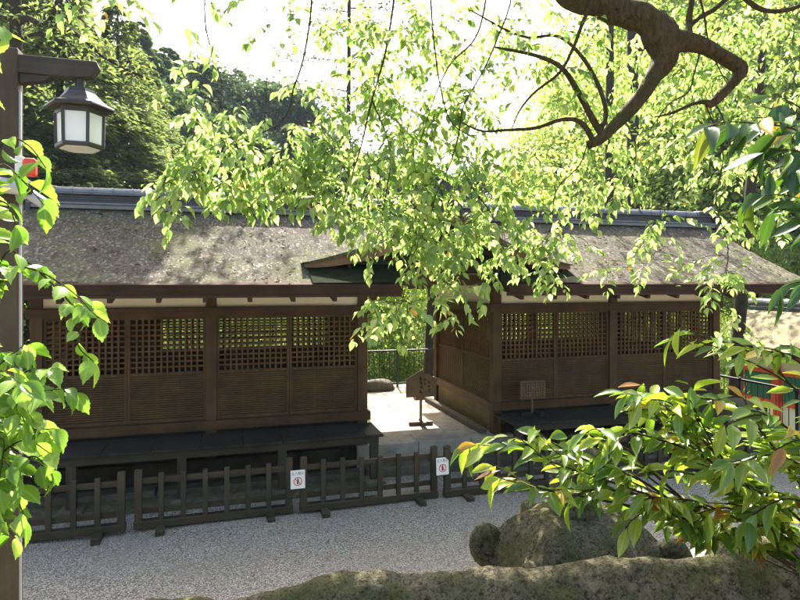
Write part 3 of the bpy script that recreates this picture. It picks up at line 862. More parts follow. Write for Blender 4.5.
# ------------------------------------------------------------------ steel railings
def railing(name, label, a, b, z0, h, step=.13, pstep=1.5):
    a = np.array(a, float); b = np.array(b, float); L = np.linalg.norm(b - a); d = (b - a) / L
    t = thing(name, label, 'railing', (a[0], a[1], z0))
    def rel(s, z): q = d * s; return (q[0], q[1], z)
    m = MB(); m.bar(rel(-.05, h), rel(L + .05, h), .05, .045); m.build('top_rail', M['iron'], t, bevel=.006)
    m = MB(); m.bar(rel(0, .10), rel(L, .10), .03, .03); m.build('bottom_rail', M['iron'], t)
    n = max(1, round(L / pstep))
    for i in range(n + 1):
        s = L * i / n
        m = MB(); m.bar(rel(s, -.05), rel(s, h + .05), .05, .05); m.build('post', M['iron'], t, bevel=.006)
    bm = MB(); bm.tube([(0, 0, .115), (0, 0, h - .022)], .0085, 8); me = bm.mesh('baluster', M['iron'])
    n = int(L / step)
    for i in range(1, n):
        o = link('baluster', me, t); o.location = rel(L * i / n, 0)
    return t
railing('steel_railing', 'black steel railing crossing behind the gate passage', (-.6, 14.6), (7.4, 14.6), .345, .92, .13, 1.6)
railing('steel_railing', 'black steel railing beside the right end of the hall, in front of the red shrine', (10.25, 13.8), (10.05, 5.9), .0, 1.0, .14, 1.3)
# small stone and wood block at the back of the passage
def blob(name, label, cat, c, dim, mat, seed, sub=3, amp=.18, rz=0.0, group=None, fr=1.6):
    import bmesh
    bm = bmesh.new(); bmesh.ops.create_icosphere(bm, subdivisions=sub, radius=1)
    for v in bm.verts:
        p = v.co.copy()
        n1 = mnoise.noise(p * fr + Vector((seed, 0, 0))); n2 = mnoise.noise(p * fr * 3 + Vector((0, seed, 0))); n3 = mnoise.noise(p * fr * 9 + Vector((0, 0, seed)))
        q = Vector([math.copysign(abs(k) ** .75, k) for k in p])
        q = q.normalized() * (q.length * .5 + .5)
        q *= 1 + amp * n1 + amp * .4 * n2 + amp * .12 * n3
        v.co = Vector((q.x * dim[0] / 2, q.y * dim[1] / 2, q.z * dim[2] / 2))
    me = bpy.data.meshes.new(name); bm.to_mesh(me); bm.free(); me.materials.append(mat)
    me.polygons.foreach_set('use_smooth', [True] * len(me.polygons))
    o = link(name, me, None, c); o.rotation_euler = (0, 0, rz)
    return tag(o, label, cat, group)
blob('stone', 'grey weathered stone lying under the railing behind the gate passage', 'stone', (3.55, 14.25, .45), (.95, .4, .34), M['groundstone'], 3, 3, .2)
m = MB(); m.box((0, 0, .1), (.26, .22, .2)); o = m.build('wooden_block', M['sign'], None, (4.25, 12.9, .345), bevel=.01)
tag(o, 'small brown wooden block on the dirt behind the house shaped notice board', 'wooden block')

# ------------------------------------------------------------------ lamp post with hanging lantern
LX, LY = -1.30, 4.34
t = thing('lamp_post', 'brown timber lamp post with a hanging hexagonal white paned lantern', 'lamp post', (LX, LY, 0))
m = MB(); m.box((0, 0, 2.22), (.108, .108, 4.5)); m.build('post', M['post'], t, bevel=.006)
m = MB(); m.prism([(-.10, 4.32), (-.10, 4.435), (.50, 4.435), (.515, 4.40), (.47, 4.335), (.40, 4.32)], -.045, .045, 1); m.build('arm', M['beam'], t, bevel=.006)
m = MB(); m.prism([(.056, 4.318), (.24, 4.318), (.20, 4.285), (.056, 4.255)], -.035, .035, 1); m.build('arm_bracket', M['beam'], t, bevel=.004)
m = MB(); m.bar((.062, -.03, .3), (.062, -.03, 4.2), .012, .014); m.build('edge_strip', M['steel'], t)  # thin pale strip down the right face of the post
hx = .395
m = MB(); m.tube([(hx, 0, 4.325), (hx, 0, 4.25)], .03, 12); ln = m.build('hanging_lantern', M['bronze'], t)
h6 = lambda m_, prof: m_.lathe(prof, (hx, 0, 0), 6, R(0))
m = MB(); h6(m, [(.20, 4.118), (.212, 4.125), (.208, 4.138), (.165, 4.158), (.125, 4.19), (.095, 4.228), (.088, 4.25), (.03, 4.262)]); m.build('lantern_roof', M['bronze'], ln)
m = MB(); h6(m, [(.145, 4.085), (.15, 4.117)]); h6(m, [(.138, 3.868), (.147, 3.873), (.147, 3.893), (.138, 3.893)])
for k in range(6):
    a = 2 * math.pi * k / 6
    m.bar((hx + .138 * math.cos(a), .138 * math.sin(a), 3.89), (hx + .143 * math.cos(a), .143 * math.sin(a), 4.09), .018, .018)
m.build('lantern_frame', M['bronze'], ln)
for k in range(6):
    a0, a1 = 2 * math.pi * k / 6, 2 * math.pi * (k + 1) / 6
    m = MB(); m.add([(hx + .132 * math.cos(a0), .132 * math.sin(a0), 3.893), (hx + .132 * math.cos(a1), .132 * math.sin(a1), 3.893), (hx + .136 * math.cos(a1), .136 * math.sin(a1), 4.085), (hx + .136 * math.cos(a0), .136 * math.sin(a0), 4.085)], [(0, 1, 2, 3)])
    m.build('lantern_pane', M['pane'], ln)
m = MB(); h6(m, [(.115, 3.86), (.12, 3.867)]); m.build('bottom_pane', M['pane'], ln)
# security camera and warning lamp fixed on the post
t = thing('security_camera', 'grey cylindrical security camera on a bracket fixed to the lamp post', 'camera', (LX + .03, LY - .08, 3.58))
m = MB(); m.tube([(-.16, -.02, .03), (.10, -.04, .0)], [.048, .048], 16); m.build('housing', M['steel'], t)
m = MB(); m.tube([(.09, -.06, -.005), (.115, -.075, -.01)], [.036, .034], 16); m.build('lens_ring', M['bronze'], t)
m = MB(); m.tube([(.112, -.073, -.01), (.12, -.078, -.011)], [.02, .02], 16); m.build('lens', M['lens'], t)
m = MB(); m.tube([(.10, -.01, -.03), (.22, -.03, -.115)], [.034, .034], 16); m.build('light_tube', M['steel'], t)
m = MB(); m.bar((.04, .02, -.05), (.04, .06, .02), .05, .03); m.build('bracket', M['steel'], t)
t = thing('warning_lamp', 'small red warning lamp on a pale box on the lamp post above the camera', 'warning lamp', (LX + .10, LY - .06, 3.70))
m = MB(); m.box((-.03, 0, .015), (.045, .06, .14)); m.build('base_box', M['panel'], t, bevel=.005)
m = MB(); m.box((.028, -.005, .02), (.068, .07, .11)); m.build('red_cover', M['redlight'], t, bevel=.012)

# ------------------------------------------------------------------ stone lantern
lc = CAM + 3.25 * (FW + (577 - 400) / F * RT); lc = (lc[0], lc[1], 0)
ang0 = math.atan2(-RT[1], -RT[0]) + R(-12)     # one corner towards the left and slightly to the viewer
t = thing('stone_lantern', 'old mossy stone lantern with a rounded six sided cap and curled corners', 'stone lantern', lc)
def kasa():
    m = MB(); nth = 96; prof = [(0.0, .30), (.10, .30), (.16, .295), (.24, .28), (.31, .255), (.37, .215), (.41, .17), (.44, .12), (.465, .07), (.48, .03), (.485, .0), (.46, -.035), (.36, -.05), (.2, -.055), (0, -.055)]
    for r, z in prof:
        for j in range(nth):
            a = 2 * math.pi * j / nth
            k = (a % (math.pi / 3)) - math.pi / 6           # corners at multiples of 60 deg
            hexr = math.cos(math.pi / 6) / math.cos(k)
            hx_ = 1 + (hexr - 1) * min(1, r / .3) * .95
            rr = r * hx_
            cn = abs(((a + math.pi / 6) % (math.pi / 3)) - math.pi / 6)    # angle from corner
            zz = z
            if z > .02 and r > .13:
                rr += .030 * math.exp(-(cn / .05) ** 2)
                for off in (.13, .24): rr += .024 * math.exp(-((cn - off) / .035) ** 2)
            if z < .14: zz += .05 * (1 - min(1, cn / .5)) ** 2
            nn = mnoise.noise(Vector((rr * math.cos(a) * 9, rr * math.sin(a) * 9, z * 9)))
            rr *= .94 + .018 * nn
            aa = a + ang0
            m.v.append((rr * math.cos(aa), rr * math.sin(aa), 1.46 + zz + .006 * nn))
    k = len(prof)
    for i in range(k - 1):
        for j in range(nth):
            m.f.append((i * nth + j, i * nth + (j + 1) % nth, (i + 1) * nth + (j + 1) % nth, (i + 1) * nth + j))
    return m
kp = kasa().build('lantern_cap', M['lantern'], t, smooth=True)
for c in range(6):
    aa = ang0 + c * math.pi / 3
    m = MB()
    ca, sa = math.cos(aa), math.sin(aa)
    pts = []
    rad = []
    for i in range(22):     # curl: spiral in the radial plane
        th = R(-95) + R(430) * i / 21
        rr = .078 * (1 - .80 * i / 21)
        px, pz = .475 + rr * math.cos(th), .085 + 1.3 * rr * math.sin(th)
        if i == 0: px -= .05
        pts.append((px * ca, px * sa, 1.46 + pz)); rad.append(.048 - .012 * i / 21)
    m.tube([(.36 * ca, .36 * sa, 1.48), (.43 * ca, .43 * sa, 1.47)] + pts, [.06, .055] + rad, 12, rough=.1)
    m.tube([(.475 * ca + .03 * sa, .475 * sa - .03 * ca, 1.545), (.475 * ca - .03 * sa, .475 * sa + .03 * ca, 1.545)], [.07, .07], 20)
    m.build('corner_curl', M['lantern'], kp, smooth=True)
m = MB(); m.lathe([(.0, 1.73), (.125, 1.735), (.132, 1.77), (.12, 1.80), (.10, 1.815), (.105, 1.84), (.135, 1.87), (.15, 1.90), (.14, 1.92), (.10, 1.93)], (0, 0, 0), 32)
m.build('finial_base', M['lantern'], t, smooth=True)
m = MB(); m.lathe([(.09, 1.925), (.135, 1.945), (.158, 1.985), (.155, 2.03), (.135, 2.07), (.10, 2.10), (.055, 2.125), (.018, 2.15), (.0, 2.155)], (0, 0, 0), 32); m.build('finial', M['lantern'], t, smooth=True)
m = MB(); m.lathe([(.24, 1.08), (.25, 1.10), (.25, 1.38), (.24, 1.41)], (0, 0, 0), 6, ang0); m.build('fire_box', M['lantern'], t, bevel=.01)
for c in (0, 2, 4):
    aa = ang0 + R(30) + c * math.pi / 3
    m = MB(); m.box((.2185 * math.cos(aa), .2185 * math.sin(aa), 1.25), (.012, .16, .18), rz=aa); m.build('fire_window', M['dark'], t)
m = MB(); m.lathe([(.17, .88), (.26, .94), (.35, 1.0), (.36, 1.06), (.33, 1.08)], (0, 0, 0), 6, ang0); m.build('middle_platform', M['lantern'], t, bevel=.01)
m = MB(); m.lathe([(.17, .28), (.155, .36), (.15, .56), (.165, .57), (.165, .61), (.15, .62), (.15, .82), (.17, .88)], (0, 0, 0), 28); m.build('shaft', M['lantern'], t, smooth=True)
m = MB(); m.lathe([(.42, -.03), (.42, .12), (.36, .16), (.27, .25), (.18, .28)], (0, 0, 0), 6, ang0); m.build('base', M['lantern'], t, bevel=.01)

# ------------------------------------------------------------------ boulders of the terrace wall
YW = math.atan2(RT[1], RT[0])
def boulder(pxa, pxb, crest, t_, D, seed, label, endr=.10):
    """a long rock: rounded cross-section swept along the terrace edge under an uneven crest line"""
    n, k = int((pxb - pxa) / 2.5), 90
    m = MB()
    cr = sorted(crest)
    for i in range(n + 1):
        px = pxa + (pxb - pxa) * i / n
        zt = 3 + (HZ - float(np.interp(px, [q[0] for q in cr], [q[1] for q in cr]))) / F * t_
        e = min(1.0, min(i, n - i) / n / endr)
        sc = math.sqrt(max(0.0, 1 - (1 - e) ** 2)) * .97 + .03
        c = at(px, HZ, t_)
        for j in range(k + 1):
            a = math.pi * j / k                      # from the back foot over the top to the front foot
            cx, sz = math.cos(a), math.sin(a)
            u = cx * D / 2 * (.55 + .45 * sc)
            h = abs(sz) ** .9
            z = zt - (1 - h) * 1.95 - (1 - sc) * .5
            p = Vector((c[0] + FW[0] * u, c[1] + FW[1] * u, z))
            q = Vector((px * .006, u * 2, z * 2))
            w_ = .07 * mnoise.noise(q + Vector((seed, 0, 0))) + .032 * mnoise.noise(q * 3.1 + Vector((0, seed, 0))) + .016 * mnoise.noise(q * 9 + Vector((0, 0, seed))) + .010 * mnoise.noise(Vector((px * .05, u * 18, z * 18))) + .006 * mnoise.noise(Vector((px * .12, u * 44, z * 44)))
            m.v.append((p.x + FW[0] * w_ * cx * 1.5, p.y + FW[1] * w_ * cx * 1.5, p.z + w_ * (.35 + .65 * sz) * .7))
    for i in range(n):
        for j in range(k):
            a = i * (k + 1) + j; m.f.append((a, a + 1, a + k + 2, a + k + 1))
    m.f.append(tuple(range(k, -1, -1))); m.f.append(tuple(n * (k + 1) + j for j in range(k + 1)))
    c = at((pxa + pxb) / 2, HZ, t_); o3 = (c[0], c[1], 0.0)
    m.v = [(p[0] - o3[0], p[1] - o3[1], p[2]) for p in m.v]
    return tag(m.build('boulder', M['rock'], None, o3, smooth=True), label, 'boulder', 'boulders of the terrace wall')
boulder(120, 748, [(120, 600), (230, 594), (330, 582), (400, 576), (480, 571), (600, 560), (748, 546)], 2.3, .56, 12.3, 'long mossy boulder with a sunlit rounded top in front of the stone lantern', .045)
boulder(704, 1010, [(704, 546), (800, 541), (900, 540), (1010, 560)], 2.33, .58, 4.1, 'mossy boulder at the lower right corner under the glossy shrub', .05)
boulder(-140, 182, [(-140, 660), (0, 640), (182, 625)], 2.3, .6, 7.7, 'low mossy boulder beyond the lower left, next to the long boulder', .1)
c_ = at(349, 578, 2.72)
blob('boulder', 'small pointed stone tip behind the left end of the long boulder', 'boulder', (c_[0], c_[1], c_[2] - .42), (.30, .26, .86), M['rock'], 2.2, 4, .16, 0, 'boulders of the terrace wall')

# ------------------------------------------------------------------ red shrine building on the right
rx, ry = 18.0, 15.2
t = thing('red_shrine', 'vermilion shrine building with green panels, white walls and a pale thatched roof', 'shrine building', (rx, ry, -2.4))
def Q(m, n, mat, par=None, bevel=0.0, smooth=False): return P_(m, n, mat, par or t, bevel, smooth)
ya, yb = 11.2, 17.4
EZ, RZ = .78, 2.05
prof = [(16.9, EZ), (17.4, EZ + .34), (18.0, EZ + .78), (18.6, RZ - .18), (19.1, RZ)]
m = MB(); ny = 60
for i in range(ny + 1):
    y = ya - .7 + (yb - ya + 1.3) * i / ny
    for k in range(21):
        x = 16.9 + 2.2 * k / 20; z = float(np.interp(x, [p[0] for p in prof], [p[1] for p in prof]))
        m.v.append((x, y, z + .015 * mnoise.noise(Vector((x * 6, y * 6, 0)))))
for i in range(ny):
    for k in range(20):
        a = i * 21 + k; m.f.append((a, a + 1, a + 22, a + 21))
m.add([(21.3, ya - .7, EZ), (21.3, yb + .6, EZ), (19.1, yb + .6, RZ), (19.1, ya - .7, RZ)], [(0, 1, 2, 3)])
r_ = Q(m, 'roof', M['thatch_red'], smooth=True)
m = MB(); m.bb(16.92, 17.08, ya - .7, yb + .6, EZ - .14, EZ - .008); Q(m, 'eave_edge', M['cut'], r_)
for yv in (ya - .7, yb + .56):
    m = MB(); m.prism([(16.9, EZ - .02), (17.4, EZ + .32), (18, EZ + .76), (18.6, RZ - .2), (19.1, RZ - .02), (21.3, EZ - .02), (21.3, EZ - .16), (19.1, RZ - .2), (18, EZ + .58), (16.9, EZ - .15)], yv, yv + .04, 1); Q(m, 'verge_edge', M['cut'], r_)
m = MB(); m.bb(18.85, 19.35, ya - .6, yb + .5, RZ - .08, RZ + .06); m.bb(18.93, 19.27, ya - .6, yb + .5, RZ + .062, RZ + .2); Q(m, 'ridge', M['tile'], r_, bevel=.01)
m = MB(); y = ya - .6
while y < yb + .45: m.tube([(19.1, y, RZ + .24), (19.1, y + .29, RZ + .24)], [.10, .105], 10); y += .30
Q(m, 'ridge_cap', M['steel'], r_)
m = MB(); m.bb(17.95, 18.0, ya, yb, -2.4, .9); m.bb(18.0, 20.6, ya, ya + .05, -2.4, .9); m.bb(18.0, 20.6, yb - .05, yb, -2.4, .9); Q(m, 'wall', M['white'])
for y in np.linspace(ya, yb, 5):
    m = MB(); m.box((17.90, y, -.8), (.19, .19, 3.2)); Q(m, 'post', M['red'], bevel=.01)
for z0, z1 in ((.42, .58), (-.12, .02), (-1.15, -1.02)):
    m = MB(); m.bb(17.86, 17.94, ya - .2, yb + .2, z0, z1); Q(m, 'beam', M['red'])
xx = ya - .6
while xx < yb + .5:
    m = MB(); m.bar((16.98, xx, EZ - .19), (18.0, xx, EZ + .22), .07, .08); Q(m, 'rafter', M['red'], r_); xx += .36
yy = np.linspace(ya, yb, 5)
for a, b in zip(yy[:-1], yy[1:]):
    m = MB(); m.bb(17.90, 17.945, a + .22, b - .22, -1.0, -.14); g = Q(m, 'window', M['green'])
    for w0 in (a + .16, b - .22):
        m = MB(); m.bb(17.87, 17.895, w0, w0 + .06, -1.015, -.125); Q(m, 'window_frame', M['red'], g)
    m = MB()
    for y in np.arange(a + .28, b - .24, .07): m.bb(17.885, 17.899, y - .012, y + .012, -1.0, -.14)
    Q(m, 'window_bars', M['green'], g)

# ------------------------------------------------------------------ overhanging tree
class LeafBin:
    def __init__(s): s.P = []; s.D = []; s.N = []; s.L = []; s.W = []
    def add(s, p, d, n, l, w): s.P.append(p); s.D.append(d); s.N.append(n); s.L.append(l); s.W.append(w)
    def mesh(s, name, kind, mat): return leaves_mesh(name, kind, s.P, s.D, s.N, s.L, s.W, mat)
def nrm(v): v = np.asarray(v, float); return v / (np.linalg.norm(v) + 1e-9)
def catmull(pts, per=5):
    pts = [np.asarray(p, float) for p in pts]
    q = [2 * pts[0] - pts[1]] + pts + [2 * pts[-1] - pts[-2]]
    out = []
    for i in range(1, len(q) - 2):
        for k in range(per):
            s = k / per
            out.append(.5 * (2 * q[i] + (q[i + 1] - q[i - 1]) * s + (2 * q[i - 1] - 5 * q[i] + 4 * q[i + 1] - q[i + 2]) * s ** 2 + (3 * q[i] - q[i - 1] - 3 * q[i + 1] + q[i + 2]) * s ** 3))
    out.append(pts[-1]); return out
def spray(bin_, tw, p0, d0, length, n, L, ratio, droop, ang=55, up=(0, 0, 1), rr=.0035, tipleaf=True, hang=.45):
    """a leafy twig starting at p0 in direction d0; alternate leaves on both sides, gently drooping"""
    p = np.array(p0, float); d = nrm(d0); pts = [p.copy()]
    stepL = length / n
    side = 1 if rnd.random() < .5 else -1
    for i in range(n):
        d = nrm(d + np.array([rnd.gauss(0, .10), rnd.gauss(0, .10), rnd.gauss(0, .07) - droop / n]))
        p = p + d * stepL; pts.append(p.copy())
        s = nrm(np.cross(d, np.array(up, float) + 1e-3)); side = -side
        a = R(ang + rnd.uniform(-15, 15))
        ld = nrm(d * math.cos(a) + s * side * math.sin(a) + np.array([0, 0, -hang * rnd.uniform(.3, 1.5)]))
        nn = nrm(np.array([rnd.gauss(0, .35), rnd.gauss(0, .35), 1.0]))
        l = L * rnd.uniform(.5, 1.3) * (.75 + .25 * math.sin(math.pi * (i + .7) / n))
        bin_.add(p + ld * .012, ld, nn, l, l * ratio * rnd.uniform(.85, 1.15))
    if tipleaf:
        ld = nrm(d + np.array([0, 0, -.3])); l = L * rnd.uniform(.8, 1.1)
        bin_.add(p, ld, nrm([rnd.gauss(0, .3), rnd.gauss(0, .3), 1]), l, l * ratio)
    tw.tube(pts[::2] + ([pts[-1]] if len(pts) % 2 == 0 else []), list(np.linspace(rr, rr * .4, len(pts[::2]) + (1 if len(pts) % 2 == 0 else 0))), 4, cap=False)

limb = MB(); twig = MB()
NODES = []      # positions of limb points that twigs can grow from
def limb_px(pts, per=5, n=10, rough=.16, nodes=True, wob=0.0):
    w = [at(a, b, t_) for a, b, t_, r in pts]
    c = catmull(w, per); rr = np.interp(np.linspace(0, len(pts) - 1, len(c)), range(len(pts)), [p[3] for p in pts])
    if wob: c = [p + np.array([mnoise.noise(Vector(p * 3)), mnoise.noise(Vector(p * 3 + 9)), mnoise.noise(Vector(p * 3 + 19))]) * wob for p in c]
    rr = rr * (.62 if pts[0][3] < .0155 else 1.0)
    (limb if pts[0][3] > .02 else twig).tube(c, list(rr), n if pts[0][3] > .02 else 6, rough=rough if pts[0][3] > .02 else 0)
    if nodes: NODES.extend(list(c))
    return c
# trunk out of frame on the right, its limb arching over and down into the picture
trk = catmull([(5.6, 2.4, .9), (5.5, 2.5, 2.6), (5.2, 2.8, 4.6), (4.6, 3.3, 6.6), (3.6, 4.0, 7.6), (2.6, 4.4, 7.5), at(548, -52, 4.6)], 8)
limb.tube(trk, list(np.interp(np.linspace(0, 1, len(trk)), [0, .2, .6, 1], [.34, .27, .19, .115])), 14, rough=.12)
limb_px([(540, -62, 4.6, .105), (560, -22, 4.58, .105), (578, -4, 4.56, .105), (605, 5, 4.54, .103), (632, 15, 4.52, .103), (650, 24, 4.5, .115), (661, 40, 4.5, .125), (664, 58, 4.5, .088), (655, 76, 4.48, .062), (642, 95, 4.45, .056), (624, 116, 4.42, .048), (603, 137, 4.4, .040), (588, 146, 4.4, .028)], 6, 16, .28)
limb.tube([at(668, 18, 4.5), at(667, 30, 4.5), at(668, 50, 4.5), at(673, 60, 4.5)], [.03, .085, .085, .02], 12, rough=.3)
limb_px([(664, 42, 4.5, .095), (680, 42, 4.5, .08), (698, 44, 4.52, .068), (716, 53, 4.55, .054), (732, 62, 4.58, .05), (741, 69, 4.6, .048), (735, 80, 4.6, .044), (724, 92, 4.6, .040), (712, 103, 4.6, .034), (704, 102, 4.6, .016), (690, 105, 4.62, .012), (672, 113, 4.6, .010), (655, 117, 4.6, .006)], 5, 12, .25)
limb_px([(603, 137, 4.4, .026), (592, 118, 4.38, .024), (578, 92, 4.36, .021), (562, 68, 4.34, .018), (540, 57, 4.3, .015), (515, 51, 4.28, .012), (494, 47, 4.26, .007)], 5, 8, .1)
limb_px([(594, 143, 4.4, .022), (586, 128, 4.4, .02), (576, 120, 4.4, .017), (560, 120, 4.38, .015), (535, 128, 4.35, .013), (505, 130, 4.32, .011), (482, 131, 4.3, .008), (460, 122, 4.3, .005)], 5, 7, .1)
limb_px([(600, 130, 4.42, .022), (606, 112, 4.5, .018), (596, 80, 4.55, .016), (578, 52, 4.6, .014), (556, 36, 4.6, .012), (520, 36, 4.6, .01), (470, 10, 4.7, .006)], 5, 7)
limb_px([(598, -10, 4.4, .018), (583, 22, 4.4, .016), (574, 46, 4.4, .013), (560, 72, 4.4, .011), (535, 92, 4.35, .009), (520, 110, 4.3, .007), (512, 128, 4.3, .004)])
limb_px([(694, -10, 4.7, .024), (690, 12, 4.7, .024), (689, 26, 4.68, .026), (688, 40, 4.6, .03)], 4, 8)
limb_px([(738, -12, 4.8, .02), (716, 8, 4.8, .02), (702, 16, 4.75, .018), (692, 24, 4.7, .016)], 4, 8)
limb_px([(698, -10, 4.7, .014), (704, 15, 4.7, .013), (708, 40, 4.7, .011), (716, 62, 4.7, .008), (728, 86, 4.7, .005)])
limb_px([(738, -8, 4.9, .022), (758, 8, 4.9, .02), (780, 11, 4.9, .018), (806, 3, 4.9, .015), (840, -20, 4.9, .014)])
limb_px([(700, 52, 4.55, .012), (694, 74, 4.5, .011), (688, 92, 4.5, .01), (668, 105, 4.5, .008), (650, 130, 4.5, .005)])
limb_px([(712, 100, 4.6, .012), (720, 112, 4.6, .01), (725, 124, 4.6, .007), (732, 150, 4.6, .004)])
# limb above the frame with hanging shoots
limb_px([(548, -55, 4.6, .06), (480, -62, 4.4, .05), (400, -55, 4.3, .04), (310, -50, 4.1, .032), (210, -45, 3.9, .024), (100, -40, 3.7, .016)], 5, 10, .2)
limb_px([(492, -50, 4.4, .014), (484, 10, 4.35, .012), (474, 40, 4.3, .010), (452, 62, 4.28, .009), (440, 84, 4.25, .008), (430, 110, 4.2, .006), (418, 150, 4.2, .004)])
limb_px([(428, -50, 4.3, .013), (432, 20, 4.25, .011), (435, 50, 4.2, .010), (440, 85, 4.2, .009), (450, 120, 4.2, .008), (470, 135, 4.2, .006), (490, 133, 4.2, .004)])
limb_px([(312, -48, 4.1, .013), (311, 10, 4.1, .011), (303, 60, 4.1, .010), (293, 90, 4.1, .0095), (290, 108, 4.1, .009), (278, 124, 4.1, .007), (255, 136, 4.05, .006), (232, 147, 4.0, .004)])
limb_px([(206, -42, 3.9, .009), (205, 20, 3.9, .008), (213, 55, 3.9, .007), (222, 85, 3.9, .005), (218, 120, 3.9, .004)])
limb_px([(268, -46, 4.0, .006), (267, 40, 4.0, .005), (266, 100, 4.0, .004)])
limb_px([(520, -58, 4.5, .012), (506, 20, 4.4, .010), (480, 75, 4.35, .009), (462, 110, 4.3, .008), (452, 160, 4.3, .007), (432, 200, 4.3, .006), (420, 245, 4.25, .005), (405, 270, 4.2, .004)], wob=.03)
limb_px([(455, 150, 4.3, .006), (470, 185, 4.3, .008), (492, 215, 4.35, .007), (505, 255, 4.4, .005), (512, 280, 4.4, .004)])
limb_px([(588, 146, 4.4, .010), (580, 166, 4.4, .008), (558, 190, 4.4, .007), (552, 225, 4.4, .006), (538, 250, 4.4, .004), (520, 262, 4.35, .003)], wob=.03)
limb_px([(624, 118, 4.42, .008), (636, 150, 4.5, .007), (634, 190, 4.5, .006), (650, 225, 4.5, .005), (664, 248, 4.5, .003)], wob=.03)
limb_px([(704, 104, 4.6, .009), (722, 150, 4.7, .008), (716, 200, 4.8, .007), (728, 250, 4.8, .006), (720, 310, 4.8, .004)], wob=.03)
limb_px([(400, -52, 4.3, .014), (388, 40, 4.25, .012), (372, 100, 4.2, .010), (360, 150, 4.2, .008), (345, 195, 4.15, .006), (338, 225, 4.1, .004)])
limb_px([(372, 100, 4.2, .009), (390, 150, 4.2, .008), (385, 200, 4.2, .006), (372, 262, 4.15, .003)])
limb_px([(105, -40, 3.7, .010), (110, -8, 3.6, .008), (118, 12, 3.55, .006), (128, 34, 3.5, .004)])

BL = [  # px, py, rx, ry, sprays, t0, t1
 (118, 10, 45, 14, 9, 3.2, 3.6), (195, 4, 55, 18, 26, 3.4, 3.9), (205, 60, 26, 55, 24, 3.6, 4.0), (190, 105, 18, 30, 15, 3.4, 3.8), (225, 130, 42, 18, 16, 3.7, 4.0), (210, 165, 38, 28, 30, 3.6, 4.0), (180, 190, 22, 22, 12, 3.5, 3.8),
 (250, 175, 30, 30, 16, 3.8, 4.2), (290, 150, 48, 30, 30, 3.9, 4.3), (300, 180, 50, 24, 34, 3.9, 4.4), (255, 195, 26, 14, 6, 3.8, 4.1), (345, 205, 24, 32, 24, 4.0, 4.5), (335, 22, 70, 26, 30, 4.0, 4.6), (330, 95, 40, 22, 12, 4.0, 4.5),
 (400, 45, 50, 45, 45, 4.0, 5.4), (385, 120, 45, 45, 44, 4.1, 5.2), (395, 190, 45, 45, 52, 4.0, 5.2), (460, 35, 55, 35, 48, 4.2, 5.4), (445, 130, 45, 40, 44, 4.1, 5.2), (450, 208, 55, 45, 80, 4.1, 5.2), (420, 250, 50, 28, 46, 4.0, 5.0),
 (500, 248, 45, 30, 36, 4.2, 5.2), (505, 170, 42, 30, 26, 4.2, 5.4), (545, 40, 55, 40, 46, 4.3, 5.6), (535, 85, 40, 30, 12, 4.2, 5.2), (545, 190, 45, 32, 30, 4.3, 5.4), (556, 255, 38, 26, 20, 4.3, 5.2), (595, 80, 40, 45, 30, 4.5, 5.8),
 (610, 170, 45, 45, 40, 4.5, 6.0), (645, 222, 30, 36, 16, 4.5, 5.6), (650, 110, 40, 50, 34, 4.8, 6.4), (690, 60, 50, 55, 60, 4.9, 6.6), (720, 140, 50, 50, 60, 4.9, 6.6), (765, 60, 45, 60, 60, 5.0, 6.8), (775, 150, 40, 50, 40, 5.0, 6.8), (735, 205, 45, 30, 14, 4.9, 6.0),
 (620, 262, 45, 18, 8, 4.4, 5.0), (705, 278, 28, 16, 8, 4.6, 5.0), (722, 300, 14, 40, 12, 4.6, 5.0), (395, 305, 26, 16, 9, 3.9, 4.3), (470, 288, 36, 10, 6, 4.1, 4.6), (380, 325, 16, 10, 3, 3.9, 4.1), (455, 312, 30, 14, 4, 4.0, 4.3), (760, 235, 30, 30, 10, 4.9, 5.6),
]
BL2 = [(480, -70, 90, 40, 40, 4.2, 5.6), (650, -70, 110, 45, 60, 4.6, 6.4), (300, -55, 120, 30, 30, 3.9, 4.6)]
lb = LeafBin()
nodes = np.array(NODES)
tgt = []
for (cx, cy, rx_, ry_, n, t0, t1) in BL + BL2:
    for k in range(int(n * (1.5 if (cy < 140 and cx > 370) else 1.04 if cx < 480 else .95))):
        a, r = rnd.uniform(0, 2 * math.pi), math.sqrt(rnd.random()) * 1.08
        tgt.append(at(cx + rx_ * r * math.cos(a), cy + ry_ * r * math.sin(a) - 6, rnd.uniform(t0, t1)))
def sun_foot(g, z=2.35):
    return g - SUNV * ((g[2] - z) / SUNV[2])
def keeps_sun(g):
    f = sun_foot(g); u = np.dot(f, RT) / max(.3, np.dot(f, FW)); t_ = np.dot(f, FW)
    if -.85 < u < -.40 and 1.2 < t_ < 2.3: return rnd.random() < .2
    if .05 < u < .85 and 1.2 < t_ < 2.7: return rnd.random() < .5
    return True
tgt = np.array([g for g in tgt if keeps_sun(g)])
dist = np.min(np.linalg.norm(tgt[:, None] - nodes[None], axis=2), axis=1)
order = np.argsort(dist)
nodes_l = list(NODES)
